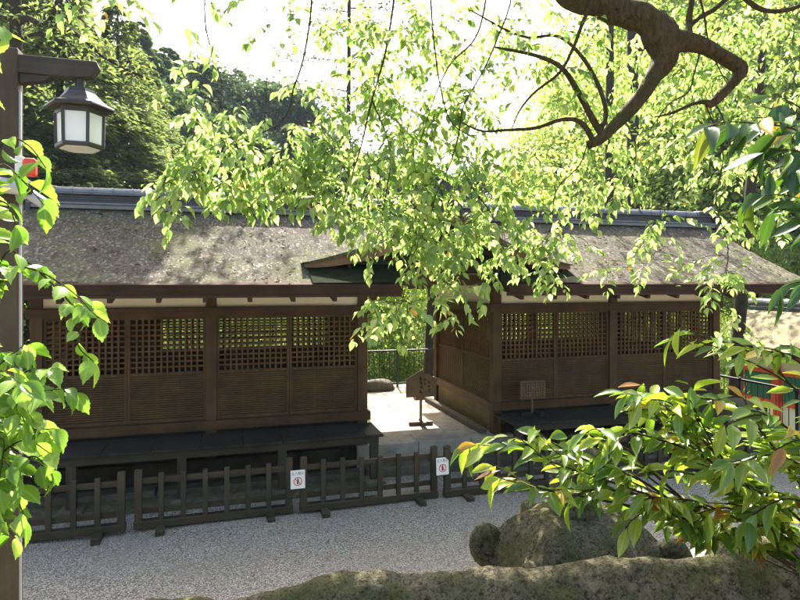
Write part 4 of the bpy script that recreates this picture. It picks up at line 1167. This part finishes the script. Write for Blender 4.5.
for k in order:
    g = tgt[k]
    nd = np.array(nodes_l); dv = nd - g; dv[:, 2] *= .8
    # prefer nodes above the target: twigs hang
    cost = np.linalg.norm(dv, axis=1) + np.where(nd[:, 2] < g[2], .10, 0)
    i = int(np.argmin(cost)); a = nd[i]
    dvec = g - a; L = np.linalg.norm(dvec)
    mid = (a + g) / 2 + np.array([0, 0, .10 * L]) + np.array([rnd.gauss(0, .08), rnd.gauss(0, .08), rnd.gauss(0, .04)]) * L
    if L > .05:
        pts = catmull([a, mid, g], 3)
        twig.tube(pts, list(np.linspace(.0034 if L > .3 else .0026, .0018, len(pts))), 4, cap=False)
        nodes_l.extend(pts[2:])
    hd = nrm([rnd.gauss(0, 1), rnd.gauss(0, 1), rnd.gauss(-.35, .35)])
    d0 = nrm(.55 * nrm(dvec) + .75 * hd)
    spray(lb, twig, g - d0 * .05, d0, rnd.uniform(.14, .30), rnd.randint(6, 11), .081, .56, .30, rr=.0018, hang=.28)
# higher crown of the same tree (above the picture): shades the left roof and breaks up the light
HB = LeafBin()
def crown_ray(x, y, z, n, spread, zmin_add=.8):
    p = np.array([x, y, z], float)
    for tr in range(60):
        s = 4.5 + tr * .3
        q = p + SUNV * s
        tt = float(np.dot(q, FW))
        if q[2] > 3 + .47 * tt + zmin_add: break
    for k in range(n):
        c = q + np.array([rnd.gauss(0, spread), rnd.gauss(0, spread), abs(rnd.gauss(0, spread * .8))])
        HB.add(c, runit(1)[0] * [1, 1, .5], nrm([rnd.gauss(0, .5), rnd.gauss(0, .5), 1]), rnd.uniform(.13, .22), rnd.uniform(.09, .13))
for k in range(900):
    x = rnd.uniform(-3.8, -.75); y = rnd.uniform(8.2, 10.6)
    if x > -.75 - (10.6 - y) * .22: continue
    crown_ray(x, y, roofz(y), 10, .17)
for k in range(14): crown_ray(rnd.uniform(-.5, .4), rnd.uniform(8.6, 10.2), 3.6, 5, .12)
for k in range(18): crown_ray(rnd.uniform(7.2, 10), rnd.uniform(8.6, 10.6), 3.7, 8, .14)
for k in range(160): crown_ray(rnd.uniform(-9, 10), rnd.uniform(3.2, 6.6), 0, 7, .35)
tree = thing('overhanging_tree', 'broadleaf tree with crooked mossy limbs and hanging pale green sunlit leaves overhead', 'tree', (5.6, 2.4, .9))
P_(limb, 'limbs', M['bark'], tree, smooth=True)
P_(twig, 'twigs', M['twig'], tree, smooth=True)
def L_(me, name, par):
    o = link(name, me, par); o.matrix_parent_inverse = Matrix.Translation(-Vector(par.location)); return o
def shift_mesh(me, off):
    me.transform(Matrix.Translation(-Vector(off))); return me
link('crown', shift_mesh(lb.mesh('crown', 'detail', M['leaf_young']), tree.location), tree)
up_ = link('upper_crown', shift_mesh(HB.mesh('upper_crown', 'quad', M['leaf_forest']), tree.location), tree)
print('young leaves', len(lb.P), 'upper', len(HB.P))

# ------------------------------------------------------------------ leafy bush on the left, close to the lens
LB = LeafBin(); lt = MB()
base = np.array(at(-150, 600, 1.75)); base[2] = 1.2
bush = thing('leafy_bush', 'bright leafy bush with broad serrated leaves in front of the lamp post on the left', 'bush', tuple(base))
def stem(bin_, tw, pts, L, ratio, step, kind_hang=.5, r0=.006, ang=60, skip=.25, upn=None, cluster=1):
    w = [at(*p) for p in pts]; c = catmull(w, 6)
    tw.tube(c, list(np.linspace(r0, r0 * .35, len(c))), 6, cap=False)
    acc = 0; side = 1; tot = sum(np.linalg.norm(c[i + 1] - c[i]) for i in range(len(c) - 1)); run = 0
    for i in range(len(c) - 1):
        seg = c[i + 1] - c[i]; l = np.linalg.norm(seg); d = nrm(seg); acc += l; run += l
        if run / tot < skip: continue
        while acc > step:
            acc -= step
            for q in range(cluster):
                side = -side
                s = nrm(np.cross(d, [0, 0, 1]) + .001) ; a = R(ang + rnd.uniform(-22, 18))
                v = nrm(RT * rnd.gauss(0, .3) - FW * rnd.gauss(.25, .35))
                ld = nrm(d * math.cos(a) + (s * side * .8 + v * .4) * math.sin(a) + np.array([0, 0, -kind_hang * rnd.uniform(.2, 1.4)]))
                nn = nrm(np.array([rnd.gauss(0, .4), rnd.gauss(0, .4), 1.0]) - FW * rnd.uniform(0, .9))
                ll = L * rnd.uniform(.65, 1.12)
                p = c[i] + d * rnd.uniform(0, l)
                pt = p + nrm(ld + np.array([0, 0, .25])) * L * .14
                tw.tube([p, pt], [r0 * .3, r0 * .2], 4, cap=False)
                bin_.add(pt, ld, nn, ll, ll * ratio * rnd.uniform(.88, 1.12))
    ld = nrm(c[-1] - c[-3] + np.array([0, 0, -.1])); bin_.add(c[-1], ld, nrm([rnd.gauss(0, .3), rnd.gauss(0, .3), 1]), L, L * ratio)
T0 = 1.75
LS = [
 [(-40, 640, T0), (-25, 500, T0), (-8, 420, T0), (10, 370, T0), (38, 345, T0)],
 [(-40, 640, T0), (-20, 480, 1.7), (5, 420, 1.68), (40, 395, 1.66), (82, 388, 1.66)],
 [(-30, 600, T0), (-10, 500, 1.7), (15, 455, 1.68), (40, 440, 1.66), (62, 452, 1.66)],
 [(-30, 600, T0), (-12, 520, 1.72), (8, 490, 1.7), (26, 490, 1.7), (40, 520, 1.7)],
 [(-30, 560, 1.8), (-8, 470, 1.8), (12, 420, 1.8), (30, 410, 1.8), (60, 420, 1.8)],
 [(-30, 520, 1.7), (-14, 440, 1.65), (0, 400, 1.6), (18, 385, 1.6), (36, 395, 1.6)],
 [(-30, 500, 1.8), (-16, 420, 1.8), (0, 370, 1.8), (14, 352, 1.78)],
 [(-30, 600, 1.7), (-14, 520, 1.65), (0, 470, 1.62), (16, 460, 1.62), (30, 475, 1.62)],
 [(-40, 420, 1.8), (-10, 290, 1.85), (12, 268, 1.85), (40, 272, 1.85), (70, 290, 1.82), (98, 318, 1.8)],
 [(-40, 420, 1.85), (0, 262, 1.85), (25, 262, 1.88), (52, 278, 1.88), (85, 305, 1.88)],
 [(40, 272, 1.85), (66, 298, 1.8), (80, 318, 1.78), (92, 345, 1.78), (108, 362, 1.78)],
 [(-40, 300, 1.75), (-14, 180, 1.7), (6, 140, 1.68), (28, 145, 1.66), (46, 168, 1.64)],
 [(-40, 300, 1.75), (-20, 200, 1.7), (0, 165, 1.68), (22, 180, 1.65), (44, 205, 1.62)],
 [(-40, 320, 1.7), (-20, 240, 1.65), (-5, 205, 1.62), (8, 205, 1.6), (16, 225, 1.6)],
 [(-40, 200, 1.6), (-20, 60, 1.6), (-6, 22, 1.6), (2, 30, 1.6)],
 [(-60, 700, 1.7), (-30, 560, 1.7), (-10, 540, 1.7), (0, 560, 1.7)],
]
for k, s in enumerate(LS): stem(LB, lt, [(a - (14 if b > 330 else 0), b, c) for a, b, c in s], .076, .62, .036, .45, .004, 62, .45)
for k in (0, 1, 2, 3, 4, 5, 6, 7, 0, 2, 4, 5, 7, 1):
    s = [(a + rnd.uniform(-34, -4), b + rnd.uniform(-26, 34), c + rnd.uniform(-.05, .12)) for a, b, c in LS[k]]
    stem(LB, lt, s, .072, .62, .036, .45, .0035, 62, .5)
P_(lt, 'stems', M['twig'], bush, smooth=True)
link('foliage', shift_mesh(LB.mesh('foliage', 'serrate', M['leaf_left']), bush.location), bush)

# ------------------------------------------------------------------ glossy shrub on the right
RB = LeafBin(); rt_ = MB()
base = np.array(at(880, 600, 2.2)); base[2] = 1.2
shrub = thing('evergreen_shrub', 'glossy evergreen shrub with long green and yellow leaves spreading over the stone lantern', 'shrub', tuple(base))
A, B = 1.95, 2.15
RS = [
 [(880, 640, B), (800, 570, 2.1), (700, 515, 2.05), (620, 485, 2.0), (560, 465, A), (520, 448, A), (478, 445, A)],
 [(880, 640, B), (780, 560, 2.1), (690, 520, 2.05), (600, 500, 2.0), (545, 490, 1.95), (500, 478, 1.95)],
 [(690, 515, 2.05), (640, 480, 2.0), (590, 462, 2.0), (548, 440, 1.98), (535, 425, 1.98)],
 [(700, 515, 2.05), (650, 470, 2.0), (625, 448, 2.0), (600, 440, 2.0), (575, 445, 2.0)],
 [(880, 640, B), (800, 545, 2.1), (740, 480, 2.05), (690, 440, 2.0), (660, 410, 2.0), (635, 392, 2.0)],
 [(800, 545, 2.1), (730, 470, 2.0), (690, 425, 1.95), (668, 402, 1.95), (640, 400, 1.95)],
 [(820, 560, 2.1), (760, 500, 2.0), (720, 455, 1.95), (700, 420, 1.9), (690, 400, 1.9)],
 [(840, 540, 2.0), (790, 470, 1.95), (760, 430, 1.9), (735, 405, 1.9), (700, 398, 1.9)],
 [(860, 520, 1.9), (820, 460, 1.85), (790, 430, 1.8), (760, 415, 1.8), (725, 425, 1.8)],
 [(880, 560, 1.9), (840, 500, 1.85), (800, 465, 1.8), (765, 455, 1.8), (730, 470, 1.8)],
 [(860, 600, 2.1), (790, 540, 2.05), (740, 520, 2.0), (690, 500, 2.0), (650, 505, 2.0)],
 [(860, 600, 2.0), (800, 520, 1.95), (755, 490, 1.9), (710, 478, 1.9), (670, 470, 1.9)],
 [(720, 510, 2.05), (660, 500, 2.0), (625, 492, 2.0), (590, 490, 2.0), (570, 500, 2.0)],
 [(700, 515, 2.05), (670, 500, 2.0), (645, 510, 2.0), (625, 528, 2.0)],
 [(860, 620, 2.05), (800, 560, 2.0), (760, 520, 2.0), (725, 508, 2.0), (690, 515, 2.0)],
 [(900, 600, 1.9), (850, 530, 1.9), (810, 505, 1.85), (780, 500, 1.85), (745, 520, 1.85)],
 [(900, 560, 1.8), (860, 490, 1.8), (830, 450, 1.75), (800, 440, 1.75), (775, 450, 1.75)],
 [(760, 490, 2.0), (700, 455, 2.0), (660, 440, 2.0), (630, 435, 2.0), (600, 455, 2.0)],
 [(690, 515, 2.1), (650, 500, 2.1), (610, 470, 2.1), (585, 470, 2.1), (560, 485, 2.1)],
]
for s in RS: stem(RB, rt_, s, .104, .345, .030, .26, .0055, 52, .42)
for k in (0, 1, 2, 3, 4, 5, 6, 7, 8, 9, 10, 11, 14, 17, 4, 6):
    s = [(a + rnd.uniform(-16, 16), b + rnd.uniform(-14, 18), c + rnd.uniform(-.05, .15)) for a, b, c in RS[k]]
    stem(RB, rt_, s, .096, .345, .031, .26, .004, 52, .5)
# the arching shoot in front of the hall, and the near shoots at the upper right
for s in ([(900, 520, B), (830, 425, 2.1), (790, 385, 2.05), (750, 362, 2.0), (710, 345, 2.0), (672, 338, 2.0)],
          [(790, 385, 2.05), (760, 350, 2.0), (735, 345, 2.0), (700, 335, 1.98), (680, 328, 1.98)],
          [(850, 430, 2.0), (810, 372, 2.0), (775, 350, 1.98), (745, 348, 1.96)],
          [(880, 440, 2.0), (830, 380, 2.0), (800, 350, 2.0), (780, 345, 2.0)]):
    stem(RB, rt_, s, .10, .32, .040, .35, .005, 52, .38)
DB = LeafBin(); dt_ = MB()
base = np.array(at(960, 400, 1.6)); base[2] = 1.25
dark_sh = thing('evergreen_branch', 'dark green long leaved branch hanging in from the upper right edge', 'shrub', tuple(base))
dt_.tube([tuple(base), at(950, 500, 1.6), at(935, 330, 1.6)], [.02, .016, .01], 8)
DS = [[(935, 330, 1.6), (880, 240, 1.55), (840, 170, 1.5), (800, 132, 1.48), (760, 124, 1.46), (726, 122, 1.45), (704, 128, 1.45)],
      [(935, 330, 1.6), (880, 200, 1.55), (835, 140, 1.5), (800, 108, 1.5), (778, 96, 1.5)],
      [(935, 330, 1.5), (860, 250, 1.5), (825, 212, 1.48), (790, 196, 1.46), (756, 196, 1.45)],
      [(935, 330, 1.5), (850, 200, 1.5), (818, 160, 1.48), (790, 150, 1.46), (765, 152, 1.46)],
      [(880, 240, 1.5), (830, 190, 1.5), (790, 168, 1.48), (770, 170, 1.48)],
      [(935, 330, 1.5), (860, 180, 1.5), (815, 125, 1.5), (785, 118, 1.48), (748, 118, 1.47)],
      [(935, 330, 1.5), (870, 250, 1.5), (830, 222, 1.5), (800, 212, 1.5), (772, 208, 1.5)]]
for q in DS: stem(DB, dt_, q, .10, .36, .030, .75, .0035, 58, .5)
stem(DB, dt_, [(935, 330, 1.5), (870, 300, 1.5), (830, 286, 1.48), (800, 282, 1.46), (782, 288, 1.46)], .10, .34, .04, .6, .0035, 55, .5)
P_(dt_, 'stems', M['twig'], dark_sh, smooth=True)
link('foliage', shift_mesh(DB.mesh('foliage', 'lance', M['leaf_shade']), dark_sh.location), dark_sh)
P_(rt_, 'stems', M['twig'], shrub, smooth=True)
link('foliage', shift_mesh(RB.mesh('foliage', 'lance', M['leaf_right']), shrub.location), shrub)
print('bush', len(LB.P), 'shrub', len(RB.P))

# ------------------------------------------------------------------ forest behind
def make_broadleaf(seed, H, cr, ncl, per, lsz, mat, trunk_r=.14, base_frac=.25, flat=1.0, bark='bark_dark'):
    """returns (trunk mesh, crown mesh) at the origin: uneven clumps of leaves held on limbs"""
    r = random.Random(seed); g = np.random.default_rng(seed)
    tm = MB()
    lean = (r.uniform(-.05, .05) * H, r.uniform(-.05, .05) * H)
    tp = [(0, 0, -.3), (lean[0] * .2, lean[1] * .2, H * .3), (lean[0] * .6, lean[1] * .6, H * .6), (lean[0], lean[1], H * .93)]
    tc = catmull(tp, 5); tm.tube(tc, list(np.linspace(trunk_r, trunk_r * .15, len(tc))), 8, rough=.15)
    cs = []
    for k in range(ncl):
        u = r.random(); a = r.uniform(0, 2 * math.pi)
        z = H * (base_frac + (1 - base_frac) * u)
        rad = cr * (math.sin(math.pi * min(1, .12 + .85 * u)) ** .6) * (r.random() ** .45) * r.uniform(.7, 1.15)
        cs.append((lean[0] * z / H + rad * math.cos(a), lean[1] * z / H + rad * math.sin(a), z))
    for c in cs[::2]:
        k = int(np.argmin([abs(p[2] - (c[2] - .25 * math.hypot(c[0], c[1]))) for p in tc])); a = tc[k]
        mid = (np.array(a) + np.array(c)) / 2 + np.array([0, 0, .06 * H * .3])
        tm.tube(catmull([a, mid, c], 3), list(np.linspace(trunk_r * .3, trunk_r * .06, 7)), 5, cap=False)
    cs = np.array(cs); n = ncl * per
    idx = np.repeat(np.arange(ncl), per)
    sz = g.uniform(.6, 1.25, ncl)[idx] * cr * .22
    P = cs[idx] + g.normal(size=(n, 3)) * (sz[:, None] * np.array([1, 1, .55 * flat]))
    D = g.normal(size=(n, 3)); D[:, 2] -= .35
    N = g.normal(size=(n, 3)) * .7; N[:, 2] += .8
    L = lsz * g.uniform(.6, 1.4, n); W = L * g.uniform(.5, .75, n)
    return tm.mesh('trunk', M[bark], True), leaves_mesh('crown', 'quad', P, D, N, L, W, mat)
def make_conifer(seed, H, cr, nb, per, lsz, mat, trunk_r=.2, base=.18, droop=.35):
    r = random.Random(seed); g = np.random.default_rng(seed)
    tm = MB(); tm.tube([(0, 0, -.4), (0, 0, H * .5), (0, 0, H)], [trunk_r, trunk_r * .6, .02], 8, rough=.1)
    P = []; D = []; N = []
    for k in range(nb):
        u = (k + r.random()) / nb; z0 = H * (base + (1 - base) * u); a = r.uniform(0, 2 * math.pi)
        L = cr * (1 - u) ** .75 * r.uniform(.55, 1.15) + .25
        pts = []
        for s in np.linspace(0, 1, 6):
            pts.append(np.array([math.cos(a) * L * s, math.sin(a) * L * s, z0 + L * (.18 * s - droop * s * s)]))
        tm.tube(pts, list(np.linspace(.035, .008, 6)), 4, cap=False)
        m_ = int(per * (.35 + .9 * (L / cr)))
        s = g.beta(2.2, 1.3, m_)
        px = np.array([np.interp(s, np.linspace(0, 1, 6), [p[i] for p in pts]) for i in range(3)]).T
        wid = L * .26 * (1 - .55 * s)
        sd = np.array([-math.sin(a), math.cos(a), 0])
        off = g.normal(size=m_) * wid
        px = px + sd * off[:, None] + np.array([0, 0, 1]) * (g.normal(size=m_) * .20 * L * .5 - np.abs(off) * .25)[:, None]
        P.append(px)
        dd = np.array([math.cos(a), math.sin(a), -.35]) + sd * np.sign(off)[:, None] * .8 + g.normal(size=(m_, 3)) * .35
        D.append(dd)
        nn = g.normal(size=(m_, 3)) * .45; nn[:, 2] += 1; N.append(nn)
    P = np.concatenate(P); D = np.concatenate(D); N = np.concatenate(N); n = len(P)
    L = lsz * g.uniform(.6, 1.4, n); W = L * g.uniform(.35, .55, n)
    return tm.mesh('trunk', M['bark_dark'], True), leaves_mesh('crown', 'quad', P, D, N, L, W, mat)
PROT = {}
PROT['conA'] = make_conifer(1, 16, 3.6, 150, 330, .15, M['needle'], .26)
PROT['conB'] = make_conifer(2, 16, 3.1, 140, 330, .15, M['needle'], .24, .15, .28)
PROT['far'] = make_conifer(3, 16, 3.4, 130, 220, .30, M['needle_far'], .24)
PROT['farR'] = make_broadleaf(4, 12, 4.2, 90, 300, .30, M['needle_far'], .25, .15)
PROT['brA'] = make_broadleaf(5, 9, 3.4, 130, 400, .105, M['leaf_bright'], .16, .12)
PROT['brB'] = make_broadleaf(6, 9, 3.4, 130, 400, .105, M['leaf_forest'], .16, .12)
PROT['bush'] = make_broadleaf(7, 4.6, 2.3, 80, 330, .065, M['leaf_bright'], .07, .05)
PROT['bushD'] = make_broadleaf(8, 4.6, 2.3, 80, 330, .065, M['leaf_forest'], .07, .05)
CAT = {'conA': 'conifer_tree', 'conB': 'conifer_tree', 'far': 'conifer_tree', 'farR': 'round_tree', 'brA': 'broadleaf_tree', 'brB': 'broadleaf_tree', 'bush': 'understorey_bush', 'bushD': 'understorey_bush'}
def place(kind, px, t_, top_py, label, group, wide=1.0, top_z=None):
    p = at(px, HZ, t_); gz_ = float(ground_h(p[0], p[1]))
    zt = 3 + (HZ - top_py) / F * t_ if top_z is None else top_z
    H0 = {'con': 16, 'far': 16, 'bra': 9, 'brb': 9, 'bus': 4.6}[kind[:3].lower()] if kind != 'farR' else 12
    s = (zt - gz_) / H0
    tn = thing(CAT[kind], label, 'bush' if 'bush' in kind else 'tree', (p[0], p[1], gz_), group, rnd.uniform(0, 6.28))
    tn.scale = (s * wide, s * wide, s)
    tm, cm = PROT[kind]
    link('trunk', tm, tn); link('crown', cm, tn)
    return tn
G1 = 'conifers on the slope behind the left hall'
place('conA', -40, 20, -120, 'tall conifer at the far left edge behind the lamp post', G1, 1.2)
place('conB', 60, 23, -60, 'tall conifer directly behind the hanging lantern', G1, 1.25)
place('conA', 118, 27, 8, 'tall conifer just right of the hanging lantern', G1, 1.3)
place('conB', 20, 29, -90, 'dense conifer seen between lamp post and lantern arm', G1, 1.3)
place('conB', 150, 32, 70, 'shorter conifer rising right of the lantern, before the blue hill trees', G1, 1.4)
place('conA', -150, 26, -160, 'tall conifer beyond the left edge of the picture', G1, 1.3)
place('conA', 85, 36, 18, 'conifer higher on the slope behind the lantern', G1, 1.4)
place('conB', 0, 33, -40, 'conifer higher on the slope behind the lamp post', G1, 1.4)
place('conA', 128, 24, 118, 'small conifer above the tiled ridge, below and right of the lantern', G1, 1.9)
place('conB', 62, 21, 105, 'small conifer above the left end of the tiled ridge, below the lantern', G1, 1.9)
place('conB', 105, 31, 40, 'dense conifer between the lantern and the hazy hill', G1, 1.5)
place('conA', 48, 34, 0, 'conifer on the slope seen under the lantern arm', G1, 1.5)
G2 = 'hazy trees on the far hill'
far_ = [('far', 138, 46, 24, 'tall dark conifer rising between the near conifers and the far hill'), ('far', 160, 48, 50, 'dark conifer left of the hazy hill trees'), ('far', 205, 50, 66, 'conifer in front of the far hill, above the left ridge'), ('farR', 150, 40, 95, 'dark rounded tree low between lantern and far hill'), ('far', 168, 52, 48, 'hazy conifer at the left end of the far hill'), ('far', 190, 60, 58, 'hazy conifer second from the left on the far hill'), ('farR', 213, 55, 80, 'hazy rounded tree below the gap left of the pale leaf cluster'),
        ('far', 238, 62, 70, 'hazy conifer in the middle of the far hill, behind the pale leaf cluster'), ('far', 262, 58, 80, 'hazy conifer right of the middle one on the far hill'), ('farR', 285, 54, 94, 'hazy rounded tree stepping down to the right on the far hill'),
        ('far', 306, 60, 102, 'hazy conifer above the middle of the left ridge'), ('farR', 330, 56, 142, 'hazy low rounded tree left of the thin pine'), ('farR', 372, 58, 158, 'hazy low tree right of the thin pine'),
        ('far', 320, 68, 122, 'faint conifer behind the low trees near the thin pine'), ('farR', 245, 46, 135, 'hazy rounded tree low behind the left ridge'), ('farR', 180, 44, 120, 'hazy rounded tree right of the nearer conifers'), ('farR', 420, 55, 165, 'hazy low tree above the gate roof'), ('farR', 470, 60, 172, 'hazy low tree right of the gate ridge'), ('farR', 530, 58, 178, 'hazy low tree above the right ridge')]
for k, px, t_, py, lab in far_: place(k, px, t_, py, lab, G2, 1.35)
G3 = 'sunlit trees behind the right hall'
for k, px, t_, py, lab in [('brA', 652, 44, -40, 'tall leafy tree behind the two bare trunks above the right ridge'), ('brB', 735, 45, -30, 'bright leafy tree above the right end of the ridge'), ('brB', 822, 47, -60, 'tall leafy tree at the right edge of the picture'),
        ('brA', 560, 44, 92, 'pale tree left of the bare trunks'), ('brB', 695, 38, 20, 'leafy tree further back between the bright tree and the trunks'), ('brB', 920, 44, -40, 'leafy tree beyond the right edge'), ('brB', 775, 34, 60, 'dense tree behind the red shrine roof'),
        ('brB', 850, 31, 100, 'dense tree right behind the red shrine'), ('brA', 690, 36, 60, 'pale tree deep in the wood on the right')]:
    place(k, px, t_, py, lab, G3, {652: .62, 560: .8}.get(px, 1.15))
G4 = 'undergrowth beyond the railing'
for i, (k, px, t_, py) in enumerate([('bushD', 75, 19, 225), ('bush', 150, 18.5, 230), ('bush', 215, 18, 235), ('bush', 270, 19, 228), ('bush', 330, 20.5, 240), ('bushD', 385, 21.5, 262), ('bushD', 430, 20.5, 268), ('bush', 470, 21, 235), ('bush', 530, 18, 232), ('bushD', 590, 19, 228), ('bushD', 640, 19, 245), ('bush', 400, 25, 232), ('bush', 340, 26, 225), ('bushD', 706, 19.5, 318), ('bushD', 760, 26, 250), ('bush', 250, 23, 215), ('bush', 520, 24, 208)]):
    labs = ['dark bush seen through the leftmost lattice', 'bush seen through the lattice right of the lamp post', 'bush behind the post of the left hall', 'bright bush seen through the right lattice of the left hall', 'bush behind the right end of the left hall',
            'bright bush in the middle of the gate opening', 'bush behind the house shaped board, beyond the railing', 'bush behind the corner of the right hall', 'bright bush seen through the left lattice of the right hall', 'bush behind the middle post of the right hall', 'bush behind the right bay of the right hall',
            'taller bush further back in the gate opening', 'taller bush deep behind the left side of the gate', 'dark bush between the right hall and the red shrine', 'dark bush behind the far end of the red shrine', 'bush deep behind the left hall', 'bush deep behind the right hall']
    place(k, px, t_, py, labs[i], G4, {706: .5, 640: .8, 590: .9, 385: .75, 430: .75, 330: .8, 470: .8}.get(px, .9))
# thin pine with a bare trunk
def bare_trunk(px, t_, r0, top_py, name, label, tufts, seed, lean=0.0, branches=()):
    p = at(px, HZ, t_); g0 = float(ground_h(p[0], p[1])); zt = 3 + (HZ - top_py) / F * t_
    t = thing(name, label, 'tree', (p[0], p[1], g0))
    m = MB(); H = zt - g0
    c = catmull([(0, 0, -.3), (lean * .3, 0, H * .35), (lean * .7, 0, H * .7), (lean, 0, H)], 6)
    m.tube(c, list(np.linspace(r0, r0 * .55, len(c))), 10, rough=.12)
    bn = LeafBin(); rr = random.Random(seed)
    for (py, dirx, L, rise) in branches:
        z = 3 + (HZ - py) / F * t_ - g0
        a0 = np.array([lean * z / H, 0, z]); d = RT * dirx + FW * rr.uniform(-.4, .4)
        pts = catmull([a0, a0 + d * L * .5 + UP * rise * .6, a0 + d * L + UP * rise], 4)
        m.tube(pts, list(np.linspace(r0 * .28, r0 * .06, len(pts))), 5, cap=False)
        for k in range(int(tufts * L)):
            q = pts[rr.randint(3, len(pts) - 1)] + np.array([rr.gauss(0, .3), rr.gauss(0, .3), rr.gauss(.05, .16)])
            bn.add(q, [rr.gauss(0, 1), rr.gauss(0, 1), rr.gauss(-.2, .5)], [rr.gauss(0, .6), rr.gauss(0, .6), 1], rr.uniform(.12, .26), rr.uniform(.06, .12))
    m.build('trunk', M['bark_dark'], t, smooth=True)
    if bn.P: link('crown', bn.mesh('crown', 'quad', M['needle_far']), t)
    return t
bare_trunk(347, 25, .135, -40, 'pine_tree', 'thin straight pine with a bare trunk standing against the white sky', 46, 3, .1,
           [(62, -1, 2.6, .1), (62, 1, 1.2, .6), (100, 1, 1.6, .9), (92, -1, .9, .2), (30, -1, 1.0, .2), (30, 1, 1.3, .4), (12, -1, 1.6, .4), (8, 1, 1.8, .3), (-10, 1, 2.2, .3), (-15, -1, 2.0, .2), (128, 1, 1.0, .3), (142, -1, .8, .1)])
bare_trunk(608, 21, .20, -60, 'cedar_tree', 'dark straight trunk, left one of the pair above the right ridge', 30, 4, .1, [(40, -1, 2, .2), (20, 1, 2, .2), (-10, -1, 2, .4)])
bare_trunk(634, 23, .30, -60, 'cedar_tree', 'thick dark trunk, right one of the pair above the right ridge', 30, 5, -.1, [(50, 1, 2.4, .2), (10, 1, 2, .2), (100, 1, 1.8, -.1), (-10, 1, 2, .4)])
bare_trunk(732, 14.2, .17, 40, 'leaning_tree', 'dark leaning trunk between the right hall and the red shrine', 0, 6, .9)
bare_trunk(428, 15.8, .13, 232, 'slim_tree', 'slim dark trunk just behind the railing in the gate opening', 0, 9, .15)
# the old pine with spreading dark branches at the top left
p = at(14, HZ, 15.5); g0 = float(ground_h(p[0], p[1]))
t = thing('old_pine', 'old pine with a dark trunk and long crooked branches reaching right above the lantern', 'tree', (p[0], p[1], g0))
m = MB(); bn = LeafBin()
def wl(px, py, t_): return np.array(at(px, py, t_)) - np.array([p[0], p[1], g0])
c = catmull([(0, 0, -.3), wl(13, 282, 15.5), wl(15, 120, 15.5), wl(16, 40, 15.5), wl(14, -60, 15.5)], 6)
m.tube(c, list(np.linspace(.2, .13, len(c))), 10, rough=.12)
for pts, r0 in (([(16, 24, 15.5), (28, 18, 15.2), (44, 25, 15.0), (54, 12, 14.8), (58, -8, 14.8)], .10), ([(-40, 5, 15.3), (0, 16, 15.4), (12, 22, 15.5)], .09), ([(44, 25, 15.0), (60, 24, 14.9), (76, 34, 14.8), (90, 45, 14.7), (105, 58, 14.6), (128, 70, 14.5), (150, 80, 14.4)], .065),
                ([(16, 42, 15.5), (34, 34, 15.2), (58, 30, 15.0), (74, 33, 14.8), (84, 40, 14.6)], .05), ([(34, 34, 15.2), (50, 36, 15), (66, 42, 14.9), (74, 55, 14.8), (86, 64, 14.7)], .04), ([(16, 10, 15.5), (34, 6, 15.4), (44, 2, 15.4)], .05), ([(16, 95, 15.5), (30, 84, 15.3), (44, 96, 15.1), (56, 108, 15)], .035), ([(60, -10, 14.9), (72, 8, 14.8), (84, 22, 14.7), (96, 30, 14.6)], .035), ([(105, 58, 14.6), (120, 62, 14.4), (136, 60, 14.2)], .03)):
    q = catmull([wl(*a) for a in pts], 4); m.tube(q, list(np.linspace(r0, r0 * .3, len(q))), 7, rough=.15)
    for k in range(70):
        a = q[rnd.randint(len(q) // 2, len(q) - 1)] + np.array([rnd.gauss(0, .3), rnd.gauss(0, .3), rnd.gauss(-.05, .25)])
        bn.add(a, [rnd.gauss(0, 1), rnd.gauss(0, 1), rnd.gauss(-.4, .4)], [rnd.gauss(0, .6), rnd.gauss(0, .6), 1], rnd.uniform(.10, .2), rnd.uniform(.05, .08))
m.build('trunk', M['bark_dark'], t, smooth=True)
link('crown', bn.mesh('crown', 'quad', M['needle']), t)

# fallen leaves and bark flakes lying on the roof and the gravel
fl = LeafBin()
for k in range(1000):
    x = rnd.uniform(XL, XR); y = rnd.uniform(8.25, 10.5); z = roofz(y) + .022
    if abs(x - CX) < 2.3: continue
    fl.add((x, y, z), [rnd.gauss(0, 1), rnd.gauss(0, .6), .1], [rnd.gauss(0, .2), -.42 + rnd.gauss(0, .2), .9], rnd.uniform(.04, .10), rnd.uniform(.015, .035))
for k in range(420):
    x = rnd.uniform(-8, 9.5); y = rnd.uniform(5, 8.8)
    fl.add((x, y, .022), [rnd.gauss(0, 1), rnd.gauss(0, 1), .1], [rnd.gauss(0, .25), rnd.gauss(0, .25), 1], rnd.uniform(.025, .055), rnd.uniform(.012, .025))
tag(link('fallen_leaves', fl.mesh('fallen_leaves', 'quad', M['litter'])), kind='stuff')

# ------------------------------------------------------------------ air
USE_HAZE = True
if USE_HAZE:
    t = NT('valley haze')
    v = t.add('ShaderNodeVolumePrincipled')
    v.inputs['Color'].default_value = (.66, .82, 1.0, 1); v.inputs['Density'].default_value = .00025; v.inputs['Anisotropy'].default_value = .25
    t.l.new(v.outputs[0], t.out.inputs['Volume'])
    m = MB(); m.bb(-141, 151, -41, 221, -4.5, 46)
    tag(m.build('haze', t.m), kind='stuff')

c = SC.cycles
c.max_bounces = 7; c.diffuse_bounces = 4; c.transmission_bounces = 5; c.glossy_bounces = 2; c.volume_bounces = 0; c.transparent_max_bounces = 4
c.volume_step_rate = 4.0; c.volume_max_steps = 64
c.use_denoising = True
c.sample_clamp_indirect = 6.0
